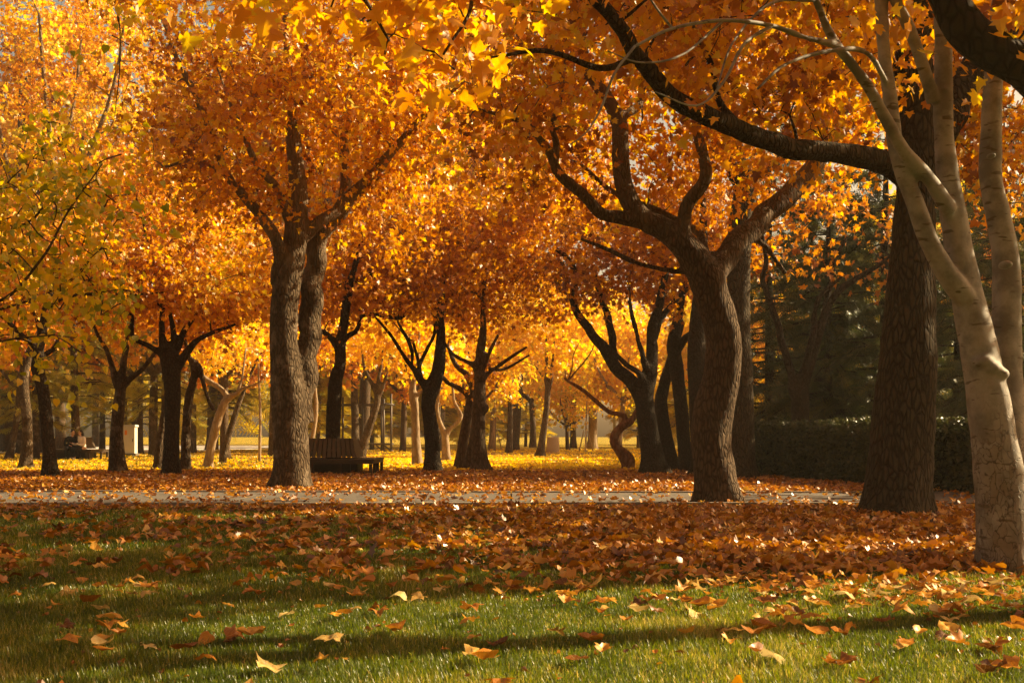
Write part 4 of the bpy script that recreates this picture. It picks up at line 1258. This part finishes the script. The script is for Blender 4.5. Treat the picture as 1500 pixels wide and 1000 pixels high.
# crumbs and stalks among them
k = 9000
cy_ = np.sqrt(lrng.uniform(5.0 ** 2, 17.0 ** 2, k))
cx_ = lrng.uniform(-.5, .5, k) * cy_
kk = lrng.random(k) < litter_density(cx_, cy_) * 1.3
cx_, cy_ = cx_[kk], cy_[kk]
k = len(cx_)
v, f, t = leaf_arrays('kite', np.stack([cx_, cy_, np.full(k, .03)], 1), lrng.normal(size=(k, 3)) * [1, 1, .2], np.array([0, 0, 1.0]) + lrng.normal(size=(k, 3)) * .4, lrng.uniform(.015, .05, k), lrng.random(k) * .8, .5, 1.5, lrng)
vv.append(v)
ff.append(f + nv)
tt.append(t)
v, f, t = np.vstack(vv), np.vstack(ff), np.concatenate(tt)
v[:, 2] = np.maximum(v[:, 2], .008)
o = link_mesh('fallen_leaves', v, [], [f], M['fall'], None, False, t)
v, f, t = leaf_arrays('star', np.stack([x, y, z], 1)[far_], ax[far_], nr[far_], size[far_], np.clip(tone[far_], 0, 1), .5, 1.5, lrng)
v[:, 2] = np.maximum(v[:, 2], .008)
og = link_mesh('golden_leaves', v, [], [f], M['gold'], None, False, t)  # golden material holds the clearing's sunlight in its colour
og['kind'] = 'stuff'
tag(og, 'golden yellow fallen leaves of the clearing, its sunlight put into their colour', 'leaves')
o['kind'] = 'stuff'
tag(o, 'carpet of brown and orange fallen leaves across lawn and path', 'leaves')

# the nearest leaves one by one: a dozen shapes, five colours
LEAFCOL = [('rust brown', .14), ('dark orange', .42), ('bright orange', .66), ('tan', .86), ('pale cream', .99)]


def curled_leaf(tone, seed):
    rng = np.random.default_rng(seed)
    v, f = TPL['heart' if seed % 3 == 1 else 'star']
    # finer: split the fan with a middle ring so the blade can curl
    n = len(v) - 1
    c = v[-1]
    rings = [v[:-1], c + (v[:-1] - c) * .66, c + (v[:-1] - c) * .33]
    P = np.vstack(rings + [c[None]])
    F_ = []
    for r in range(2):
        for i in range(n):
            F_.append([r * n + i, r * n + (i + 1) % n, (r + 1) * n + (i + 1) % n, (r + 1) * n + i])
    T_ = [[2 * n + i, 2 * n + (i + 1) % n, 3 * n] for i in range(n)]
    x, y = P[:, 0], P[:, 1]
    cu, fo, tw = rng.uniform(-.9, .9), rng.uniform(-.1, .7), rng.normal() * .6
    z = fo * np.abs(x) + cu * (y - .4) ** 2 + tw * x * (y - .4) + .05 * np.sin(x * 11 + seed) + .04 * np.sin(y * 13 + seed)
    P = np.stack([x, y, z], 1)
    # petiole
    b = len(P)
    st = np.array([[-.012, 0, 0], [.012, 0, 0], [.04 + .05 * rng.normal(), -.30, .10], [.02, -.31, .10]])
    P = np.vstack([P, st])
    F_.append([b, b + 1, b + 2, b + 3])
    P[:, 2] -= np.percentile(P[:, 2], 20)
    return mesh_from('fallen_leaf', P, [np.array(F_)], [np.array(T_)], M['fall_near'], True, np.full(len(P), tone))


SHAPES = [[curled_leaf(tn, 40 + 10 * i + j) for j in range(6)] for i, (_, tn) in enumerate(LEAFCOL)]
for q, i in enumerate(near_idx):
    ci = int(lrng.choice(5, p=[.16, .30, .24, .18, .12]))
    o = bpy.data.objects.new('fallen_leaf', SHAPES[ci][int(lrng.integers(6))])
    COL.objects.link(o)
    s = lrng.uniform(.07, .15)
    o.scale = (s, s, s)
    o.location = (lx[i], ly[i], .035 + .02 * lrng.random())
    o.rotation_euler = (lrng.normal() * .2, lrng.normal() * .2, lrng.uniform(0, 6.28))
    px = 750 + lx[i] / ly[i] * F
    side = 'left' if px < 500 else ('middle' if px < 1000 else 'right')
    tag(o, '%s curled fallen leaf lying on the front grass towards the %s' % (LEAFCOL[ci][0], side), 'leaf', 'fallen leaves on the front grass')


# grass
def grass():
    rng = np.random.default_rng(33)
    X, Y_, HT, W = [], [], [], []
    for y0, y1, dens, h, w in ((4.6, 7.5, 6000, .040, .0038), (7.5, 11, 3200, .042, .0052), (11, 17.2, 1300, .045, .008), (36, 62, 14, .09, .03)):
        area = (.51 * (y0 + y1) + 2.8) * (y1 - y0)
        n = int(area * dens)
        y = np.sqrt(rng.uniform((y0 + 2.8) ** 2, (y1 + 2.8) ** 2, n)) - 2.8
        x = rng.uniform(-1, 1, n) * (.51 * y + 1.4)
        X.append(x)
        Y_.append(y)
        HT.append(h * rng.uniform(.45, 1.35, n))
        W.append(np.full(n, w))
    X, Y_, HT, W = map(np.concatenate, (X, Y_, HT, W))
    n = len(X)
    patch = np.array([noise.noise(Vector((a * 1.1, b * .8, 1.3))) for a, b in zip(X, Y_)])
    HT = HT * (1 + .45 * patch)
    a = rng.uniform(0, 2 * PI, n)
    d = np.stack([np.cos(a), np.sin(a)], 1)
    w = W[:, None] * np.stack([-d[:, 1], d[:, 0]], 1)
    b = np.stack([X, Y_], 1)
    bend = (HT * rng.uniform(.1, .9, n))[:, None] * d
    z0 = np.zeros((n, 1))
    v = np.stack([np.hstack([b - w / 2, z0]), np.hstack([b + w / 2, z0]), np.hstack([b + bend * .35 + w * .35, HT[:, None] * .6]), np.hstack([b + bend * .35 - w * .35, HT[:, None] * .6]),
                  np.hstack([b + bend, HT[:, None] * .95])], 1).reshape(-1, 3)
    k = np.arange(n)[:, None] * 5
    q = k + np.array([[0, 1, 2, 3]])
    t3 = k + np.array([[3, 2, 4]])
    patch2 = np.array([noise.noise(Vector((a * 3.7, b * 3.1, 5.3))) for a, b in zip(X, Y_)])
    HT = HT * (1 + .35 * patch2)
    tone = np.clip(rng.normal(.46, .17, n) + .30 * patch + .28 * patch2 + .5 * (rng.random(n) < .06 + .10 * np.clip(patch2, 0, 1)), 0, 1)
    o = link_mesh('grass', v, [q], [t3], M['grass'], None, False, np.repeat(tone, 5))
    o['kind'] = 'stuff'
    tag(o, 'short green lawn grass in front of the path', 'grass')


grass()

# ------------------------------------------------------------------ hedge
HA, HB = np.array([6.3, 31.5]), np.array([8.9, 20.0])


def hedge():
    rng = np.random.default_rng(3)
    o = thing('hedge', 'dark clipped evergreen hedge running along the right behind the trees', 'hedge', (HA[0], HA[1], 0))
    d = HB - HA
    L = np.linalg.norm(d)
    d = d / L
    nrm = np.array([d[1], -d[0]])
    if nrm[0] > 0:
        nrm = -nrm
    th, hh = 1.1, 1.36
    m = MB()
    c = (HA + HB) / 2 - nrm * th / 2
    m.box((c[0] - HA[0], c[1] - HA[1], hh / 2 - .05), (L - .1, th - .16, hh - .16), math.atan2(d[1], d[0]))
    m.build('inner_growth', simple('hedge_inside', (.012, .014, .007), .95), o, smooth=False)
    P, A, N = [], [], []
    n = 15000
    u, w = rng.random(n) * L, rng.random(n)
    P.append(HA + d * u[:, None] + nrm * (rng.normal(size=n) * .05)[:, None])
    z1 = w * hh
    k = 6000
    u2 = rng.random(k) * L
    P.append(HA + d * u2[:, None] - nrm * (rng.random(k) * th)[:, None])
    k3 = 2500
    P.append(HA - nrm * (rng.random(k3) * th)[:, None] + d * (rng.normal(size=k3) * .05)[:, None])
    zz = np.concatenate([z1, np.full(k, hh) + rng.normal(size=k) * .04, rng.random(k3) * hh])
    xy = np.vstack(P)
    xy = xy - HA
    bump = np.array([noise.noise(Vector((a * .9, b * .9, c * 1.4))) for (a, b), c in zip(xy, zz)])
    xy = xy + nrm * (bump * .20)[:, None]
    pos = np.column_stack([xy, zz + bump * .12 * zz / hh])
    m_ = len(pos)
    ax = rng.normal(size=(m_, 3)) * .7 + np.array([nrm[0], nrm[1], .5]) * .6
    nr = rng.normal(size=(m_, 3)) + np.array([nrm[0], nrm[1], .5])
    v, f, t = leaf_arrays('kite', pos, ax, nr, rng.uniform(.05, .10, m_), rng.random(m_), rng=rng)
    link_mesh('foliage', v, [], [f], M['hedge'], o, False, t)


hedge()
iron = simple('dark_iron', (.02, .018, .016), .5, 20, .3, .6)
m = MB()
px0 = at(1206, 695, 30.2)
m.tube([px0 + [-.33, 0, -.12], px0 + [-.33, 0, .14], px0 + [-.24, 0, .33], px0 + [0, 0, .42], px0 + [.24, 0, .33], px0 + [.33, 0, .14], px0 + [.33, 0, -.12]], [.022] * 7, 8, .06)
tag(m.build('bike_hoop', iron), 'dark iron hoop standing before the hedge', 'hoop')

# ------------------------------------------------------------------ ring benches
wood_dark = simple('dark_stained_wood', (.055, .036, .022), .6, 12, .35)
wood_back = simple('brown_stained_wood', (.085, .057, .031), .6, 12, .35)


def ring_bench(loc, label, hw=1.32, rz=0.0):
    o = thing('ring_bench', label, 'bench', loc, rz, 'square ring benches round trees')
    ir = .72
    for s in range(4):
        a = s * PI / 2
        ca, sa = math.cos(a), math.sin(a)

        def rot(p):
            return (p[0] * ca - p[1] * sa, p[0] * sa + p[1] * ca, p[2])
        m = MB()
        for k in range(5):                       # seat slats of this side
            yy = -hw + .06 + k * .122
            ln = 2 * (abs(yy) - .02)
            m.box(rot((0, yy, .44)), (ln, .105, .045), a)
        m.box(rot((0, -hw + .05, .375)), (2 * hw - .12, .045, .08), a)
        m.build('seat', wood_dark, o, smooth=False)
        m = MB()
        nb = 11                                  # leaning back boards
        for k in range(nb):
            f = (k - (nb - 1) / 2) / ((nb - 1) / 2)
            b = np.array([f * .70, -.76, .50])
            t = np.array([f * .60, -.60, 1.03])
            w2, th = .052, .014
            v = []
            for p, ww in ((b, w2), (t, w2 * .86)):
                for sx, sy in ((-1, -1), (1, -1), (1, 1), (-1, 1)):
                    v.append(rot((p[0] + sx * ww, p[1] + sy * th, p[2])))
            m.add(v, [[0, 3, 2, 1], [4, 5, 6, 7], [0, 1, 5, 4], [1, 2, 6, 5], [2, 3, 7, 6], [3, 0, 4, 7]])
        m.box(rot((0, -.665, .70)), (1.24, .03, .06), a)
        m.build('backrest', wood_back, o, smooth=False)
        for xx in (-hw + .08, -.38, .38):
            m = MB()
            m.box(rot((xx, -hw + .10, .165)), (.085, .085, .33), a)
            m.build('leg', wood_dark, o, smooth=False)
        m = MB()
        m.box(rot((0, -.74, .20)), (1.2, .06, .36), a)
        m.build('inner_frame', wood_dark, o, smooth=False)
    return o


Yb = depth(697)
ring_bench(((488 - 750) / F * (Yb + 1.3), Yb + 1.3, 0), 'dark wooden ring bench with slatted backs around a tree, beside the big double-stemmed tree')
Yc = depth(673)
ring_bench(((108 - 750) / F * (Yc + 1.2), Yc + 1.2, 0), 'dark wooden ring bench in the left distance with a couple sitting on it', 1.25)

# ------------------------------------------------------------------ the couple
skin = simple('skin', (.42, .25, .17), .55, 20, .08)
black_cloth = simple('black_cloth', (.008, .007, .008), .9, 30, .3)
cream_knit = simple('cream_knit', (.62, .53, .43), .9, 40, .15)
hair_m = simple('dark_hair', (.012, .008, .006), .5, 30, .3)
shoe_m = simple('white_shoes', (.75, .72, .68), .6, 10, .1)
shoe_d = simple('black_shoes', (.02, .018, .016), .5, 10, .2)


def seated(name, label, loc, rz, knees, hands, head_turn, parts, build=1.0, lean=0.0):
    """a seated figure looking along -Y: one skin mesh, clothes and hair as children"""
    o = thing(name, label, 'person', loc, rz, 'couple on the ring bench')
    hip = np.array([0, 0, .52])
    chest = np.array([lean * .5, -.02, .92])
    neck = np.array([lean * .7, -.03, 1.08])
    head = np.array([lean * .9, -.05, 1.24])
    sk = MB()
    sk.tube([hip, (hip + chest) / 2, chest, neck], [.15, .14, .155, .06], 14, .03)
    sk.tube([neck - [0, 0, .05], neck + [0, 0, .03], head - [0, 0, .05]], [.058, .052, .05], 10, .02)
    c, s = math.cos(head_turn), math.sin(head_turn)

    def hr(p):
        return head + np.array([p[0] * c - p[1] * s, p[0] * s + p[1] * c, p[2]])
    rot = [[c, -s, 0], [s, c, 0], [0, 0, 1]]
    sk.ell(hr((0, .005, .02)), (.075, .092, .105), rot)
    sk.ell(hr((0, -.035, -.05)), (.055, .055, .055), rot)
    sk.ell(hr((0, -.095, -.01)), (.014, .020, .026), rot)
    for e in (-1, 1):
        sk.ell(hr((e * .078, .005, -.005)), (.012, .022, .032), rot)
    shoulder = []
    for e, (el, wr) in zip((-1, 1), hands):
        sh = chest + np.array([e * .17 * build, 0, .07])
        el, wr = np.array(el), np.array(wr)
        sk.tube([chest + [0, 0, .06], sh, el, wr], [.07, .058, .042, .028], 10, .03)
        d = unit(wr - el)
        side = unit(np.cross(d, [0, 0, 1.0]))
        palm = wr + d * .045
        sk.ell(palm, (.036, .045, .02))
        for k in range(4):
            b = palm + side * (k - 1.5) * .018 + d * .025
            L = (.06, .072, .068, .052)[k]
            sk.tube([b, b + d * L * .5 + [0, 0, .004], b + d * L * .8 + [0, 0, -.02]], [.0105, .0095, .007], 6)
        sk.tube([palm - side * e * .02, palm - side * e * .045 + d * .02, palm - side * e * .05 + d * .05], [.011, .010, .008], 6)
        shoulder.append((sh, el, wr))
    for e, (kn, ft) in zip((-1, 1), knees):
        kn, ft = np.array(kn), np.array(ft)
        sk.tube([hip + [e * .06, 0, 0], hip + [e * .10, -.08, 0], kn, ft], [.11, .10, .065, .042], 12, .04)
        sk.ell(ft + np.array([0, -.07, -.03]), (.04, .10, .035))
    w = sk.build('body', skin, o)
    remesh(w, .008, 2)
    parts(o, hip, chest, neck, head, hr, rot, shoulder, knees)
    return o


def man_clothes(o, hip, chest, neck, head, hr, rot, sh, knees):
    m = MB()
    m.tube([hip + [0, 0, -.06], (hip + chest) / 2, chest + [0, 0, .03], neck + [0, 0, -.02]], [.20, .18, .19, .075], 14, .03)
    for a, b, c in sh:
        m.tube([chest + [0, 0, .05], a, b, b + (c - b) * .9], [.10, .085, .065, .05], 10, .03)
    remesh(m.build('coat', black_cloth, o), .014, 3)
    m = MB()
    for e, (kn, ft) in zip((-1, 1), knees):
        kn, ft = np.array(kn), np.array(ft)
        m.tube([hip + [e * .05, .02, 0], hip + [e * .10, -.08, .0], kn, kn + (ft - kn) * .92], [.135, .12, .085, .062], 12, .04)
    remesh(m.build('trousers', black_cloth, o), .014, 3)
    m = MB()
    m.ell(hr((0, .025, .06)), (.084, .090, .082), rot)
    m.build('hair', hair_m, o)
    for e, (kn, ft) in zip((-1, 1), knees):
        m = MB()
        m.ell(np.array(ft) + [0, -.07, -.03], (.05, .135, .045))
        m.build('shoe', shoe_d, o)


def woman_clothes(o, hip, chest, neck, head, hr, rot, sh, knees):
    m = MB()
    m.tube([hip + [0, 0, -.05], (hip + chest) / 2, chest + [0, 0, .03], neck + [0, 0, -.01]], [.185, .165, .175, .07], 14, .03)
    for a, b, c in sh:
        m.tube([chest + [0, 0, .05], a, b, b + (c - b) * .9], [.09, .078, .06, .045], 10, .03)
    remesh(m.build('cardigan', cream_knit, o), .014, 3)
    m = MB()
    k0, k1 = np.array(knees[0][0]), np.array(knees[1][0])
    f0, f1 = np.array(knees[0][1]), np.array(knees[1][1])
    for k, f in ((k0, f0), (k1, f1), ((k0 + k1) / 2, (f0 + f1) / 2)):
        m.tube([hip + [0, .02, 0], k + [0, 0, .01], k + (f - k) * .5, k + (f - k) * .86], [.17, .12, .13, .15], 12, .04)
    remesh(m.build('skirt', black_cloth, o), .016, 4)
    m = MB()
    m.ell(hr((0, .03, .05)), (.088, .095, .09), rot)
    m.tube([hr((0, .05, .04)), hr((0, .085, -.08)), hr((.02, .10, -.22)), hr((.03, .09, -.34))], [.08, .085, .075, .03], 10, .04)
    remesh(m.build('hair', hair_m, o), .014, 3)
    for f in (f0, f1):
        m = MB()
        m.ell(f + [0, -.07, -.03], (.042, .12, .042))
        m.build('shoe', shoe_m, o)


Ys = Yc + .15
mx = (104 - 750) / F * Ys
wx = (121 - 750) / F * Ys
seated('person', 'man in black clothes sitting on the distant ring bench with arms around a woman', (mx, Ys, 0), .25,
       [((-.14, -.50, .50), (-.15, -.52, .09)), ((.12, -.50, .50), (.12, -.58, .09))],
       [((-.25, -.14, .72), (-.02, -.33, .66)), ((.28, -.12, .76), (.40, -.30, .72))], .75, man_clothes, 1.1, .10)
seated('person', 'woman in cream cardigan and long black skirt on the distant bench', (wx, Ys, 0), -.45,
       [((-.10, -.46, .49), (-.10, -.50, .09)), ((.08, -.46, .49), (.06, -.52, .09))],
       [((-.26, -.15, .70), (-.30, -.36, .76)), ((.23, -.16, .68), (-.05, -.36, .74))], -.5, woman_clothes, .95, -.10)

# ------------------------------------------------------------------ utility cabinet
Yk = depth(667)
s = Yk / F
cx = (188.5 - 750) * s
o = thing('utility_cabinet', 'pale grey utility cabinet with an orange sticker, half behind a tree on the left', 'cabinet', (cx, Yk + .3, 0))
cab = simple('pale_grey_paint', (.55, .50, .45), .6, 5, .08)
m = MB()
m.box((0, 0, .86), (.62, .5, 1.48))
m.build('body', cab, o, smooth=False)
m = MB()
m.box((0, 0, 1.655), (.74, .62, .11), taper=.93)
m.build('cap', cab, o, smooth=False)
m = MB()
m.box((0, 0, .06), (.80, .66, .12))
m.build('plinth', concrete, o, smooth=False)
m = MB()
m.box((0, -.2555, .84), (.54, .011, 1.36))
d_ = m.build('door', cab, o, smooth=False)
m = MB()
m.box((.21, -.27, .85), (.03, .03, .16))
m.build('handle', iron, d_, smooth=False)
m = MB()
m.box((-.17, -.264, 1.28), (.13, .004, .26))
m.build('sticker', simple('orange_sticker', (.75, .22, .02), .5, 4, .05), d_, smooth=False)

# ------------------------------------------------------------------ concrete bin
Yk = depth(663)
m = MB()
cx = (810 - 750) / F * Yk
prof = [(.40, 0), (.43, .04), (.43, .10), (.41, .5), (.385, .93), (.375, 1.0), (.34, 1.02), (.31, .99), (.30, .6)]
ns = 28
v = [[r * math.cos(2 * PI * i / ns), r * math.sin(2 * PI * i / ns), z] for r, z in prof for i in range(ns)]
fs = [[j * ns + i, j * ns + (i + 1) % ns, (j + 1) * ns + (i + 1) % ns, (j + 1) * ns + i] for j in range(len(prof) - 1) for i in range(ns)]
o = thing('litter_bin', 'round sand-coloured concrete bin standing beyond the far path', 'bin', (cx, Yk, 0))
m.add(v, fs)
m.build('body', simple('sand_concrete', (.50, .38, .25), .9, 20, .2, bs=.5), o)
m = MB()
m.tube([[0, 0, .58], [0, 0, .60]], [.30, .30], 24)
m.build('liner', iron, o)

# ------------------------------------------------------------------ climbing frame
Yk = depth(662)
s = Yk / F


def gp(px, py, dy=0.0):
    q = at(px, py, Yk)
    return np.array([q[0], Yk + dy, q[2]])


o = thing('climbing_frame', 'tall grey metal climbing frame with a low platform behind the ring bench', 'climbing frame', (gp(545, 662)[0], Yk, 0))
O0 = np.array([gp(545, 662)[0], Yk, 0])
steel = simple('weathered_grey_steel', (.11, .09, .075), .55, 12, .3, .4)
for px, top, dy in ((527, 576, 1.6), (555, 580, 1.6), (562, 584, 0), (573, 577, 0), (497, 580, 1.6)):
    m = MB()
    p = gp(px, 600, dy) - O0
    zt = gp(px, top)[2]
    m.tube([[p[0], p[1], -.1], [p[0], p[1], zt]], [.075, .07], 10)
    post = m.build('post', steel, o)
    m = MB()
    m.ell([p[0], p[1], .06], (.19, .19, .10))
    m.build('foot', steel, post)
zb = gp(500, 592)[2]
for (xa, da, xb, db) in ((494, 1.6, 560, 1.6), (550, 0, 575, 0), (573, 0, 573, 1.6), (497, 1.6, 497, 0)):
    m = MB()
    a, b = gp(xa, 600, da) - O0, gp(xb, 600, db) - O0
    m.tube([[a[0], a[1] - .001, zb], [b[0], b[1] + .003, zb]], [.085, .085], 8)
    m.build('beam', steel, o)
zp = gp(500, 650)[2]
m = MB()
a, b = gp(535, 650) - O0, gp(573, 650) - O0
m.box(((a[0] + b[0]) / 2, .8, zp), (b[0] - a[0], 1.9, .12))
m.build('platform', steel, o, smooth=False)
for px in (553, 565):
    m = MB()
    q = gp(px, 650) - O0
    m.tube([[q[0] - .12, .0, zp - .06], [q[0] + .33, .0, .12]], [.05, .05], 8)
    m.build('brace', steel, o)

# ------------------------------------------------------------------ staked saplings, lamp post
stake_m = simple('stake_wood', (.34, .24, .14), .8, 10, .2)
for px, yb, lean, lab in ((725, 660, 1, 'three wooden stakes propping a thin sapling left of the clearing'), (858, 661, -1, 'three wooden stakes propping a thin pale sapling right of the concrete bin')):
    Yk = depth(yb)
    x0 = (px - 750) / F * Yk
    st = thing('tree_stake', lab, 'stakes', (x0, Yk, 0), 0, 'sapling supports')
    for k in range(3):
        a = k * 2.094 + .4
        m = MB()
        m.tube([[math.cos(a) * .6, math.sin(a) * .6, -.1], [math.cos(a) * .14, math.sin(a) * .14, 1.5]], [.045, .04], 7)
        m.build('stake', stake_m, st)
    sp = thing('sapling', 'thin young tree tied between wooden stakes' + (' left of the clearing' if lean > 0 else ' right of the concrete bin'), 'tree', (x0, Yk, 0), 0, GP)
    m = MB()
    top = [.15 * -lean, 0, 5.2]
    m.tube([[0, 0, -.1], [.05, 0, 2.5], top], [.06, .05, .015], 7, .4)
    m.build('trunk', M['bark_pale'], sp)
    rng = np.random.default_rng(px)
    P = np.array([[rng.normal() * .5, rng.normal() * .5, rng.uniform(2.4, 5.4)] for _ in range(26)])
    grow_twigs([[0.05, 0, 2.5], [0.1 * -lean, 0, 4], top], [.05, .03, .015], [0, 0, 0], P, 'bark_pale', sp, rng=rng, sides=4)
    v, f, t = crown_leaves(P, rnd_dir(26, rng), 10, .2, 'kite', .7, .4, rng=rng)
    link_mesh('crown', v, [], [f], M['gold'], sp, False, t)

Yk = depth(675)
x0 = (380 - 750) / F * Yk
sp = thing('sapling', 'bare thin sapling tied to a stake between the leaning trunks and the big tree', 'tree', (x0, Yk, 0), 0, GP)
m = MB()
m.tube([[0, 0, -.1], [.03, 0, 2.2], [-.05, 0, 4.5], [.05, 0, 7]], [.07, .06, .04, .015], 8, .3)
m.build('trunk', M['bark_pale'], sp)
rng = np.random.default_rng(77)
P = np.array([[rng.normal() * .55, rng.normal() * .4, rng.uniform(3.2, 7)] for _ in range(34)])
grow_twigs([[.02, 0, 3.2], [-.05, 0, 4.5], [0, 0, 6], [.05, 0, 7]], [.05, .04, .025, .015], [0, 0, 0, 0], P, 'bark_far', sp, rng=rng, sides=4)
v, f, t = crown_leaves(P, rnd_dir(34, rng), 7, .13, 'kite', .25, .35, rng=rng)
link_mesh('crown', v, [], [f], M['rust'], sp, False, t)

Yk = depth(657)
x0 = (900 - 750) / F * Yk
o = thing('lamp_post', 'slim pale metal post rising behind the twisted tree', 'post', (x0, Yk, 0))
m = MB()
m.tube([[0, 0, -.1], [0, 0, 9.5]], [.13, .10], 10)
m.build('pole', simple('galvanised_metal', (.42, .38, .33), .5, 6, .1, .3), o)
m = MB()
m.tube([[0, 0, 9.4], [-.3, 0, 9.9], [-1.3, 0, 10.1]], [.06, .05, .05], 8, .2)
m.build('arm', iron, o)
m = MB()
m.ell([-1.5, 0, 10.08], (.35, .14, .07))
m.build('lamp_head', iron, o)

# ------------------------------------------------------------------ hazy air
m = MB()
m.box((0, 74, 13), (260, 170, 28))
hz = NT('autumn_haze')
pv = hz.n('VolumePrincipled')
pv.inputs['Color'].default_value = (1, .90, .74, 1)
pv.inputs['Density'].default_value = .0005
pv.inputs['Anisotropy'].default_value = .35
hz.l(pv.outputs[0], hz.out.inputs[1])
o = m.build('haze', hz.m, smooth=False)
o['kind'] = 'stuff'
tag(o, 'thin golden autumn haze in the park', 'haze')

# ------------------------------------------------------------------ light, sky, camera
ALPHA, ELEV = R(18), R(30)            # sun: to the right and behind the trees
sdir = Vector((math.cos(ALPHA) * math.cos(ELEV), math.sin(ALPHA) * math.cos(ELEV), math.sin(ELEV)))
sun = bpy.data.lights.new('sun', 'SUN')
sun.energy = 5.0
sun.angle = R(.53)
sun.color = (1.0, .78, .44)
so = bpy.data.objects.new('sun', sun)
so.rotation_euler = (-sdir).to_track_quat('-Z', 'Y').to_euler()
so.location = (30, 30, 40)
COL.objects.link(so)

wd = bpy.data.worlds.new('World')
sc.world = wd
wd.use_nodes = True
nt = wd.node_tree
bg = nt.nodes['Background']
sky = nt.nodes.new('ShaderNodeTexSky')
sky.sky_type = 'NISHITA'
sky.sun_disc = False
sky.sun_elevation = ELEV
sky.sun_rotation = PI / 2 - ALPHA
sky.air_density = 1.0
sky.dust_density = 3.0
sky.ozone_density = .4
tint = nt.nodes.new('ShaderNodeMix')
tint.data_type = 'RGBA'
tint.blend_type = 'MULTIPLY'
tint.inputs[0].default_value = 1.0
tint.inputs[7].default_value = (1.0, .70, .41, 1)
nt.links.new(sky.outputs[0], tint.inputs[6])
nt.links.new(tint.outputs[2], bg.inputs[0])
bg.inputs[1].default_value = .08

cam = bpy.data.cameras.new('camera')
cam.sensor_width = 36
cam.lens = F / 1500 * 36
cam.shift_y = (HOR - 500) / 1500
cam.clip_start = .1
cam.clip_end = 3000
cam.dof.use_dof = True
cam.dof.focus_distance = 17
cam.dof.aperture_fstop = 8.0
co = bpy.data.objects.new('camera', cam)
co.location = (0, 0, H)
co.rotation_euler = (PI / 2, 0, 0)
COL.objects.link(co)
sc.camera = co

sc.render.engine = 'CYCLES'
vs = sc.view_settings
vs.view_transform = 'Standard'
vs.look = 'None'
vs.exposure = 1.45
vs.gamma = 1.0
vs.use_curve_mapping = False
cy = sc.cycles
cy.max_bounces = 6
cy.diffuse_bounces = 4
cy.glossy_bounces = 2
cy.transmission_bounces = 3
cy.transparent_max_bounces = 4
cy.caustics_reflective = False
cy.caustics_refractive = False
cy.sample_clamp_indirect = 6
cy.volume_bounces = 0
cy.use_denoising = True
try:
    cy.denoiser = 'OPENIMAGEDENOISE'
except Exception:
    pass
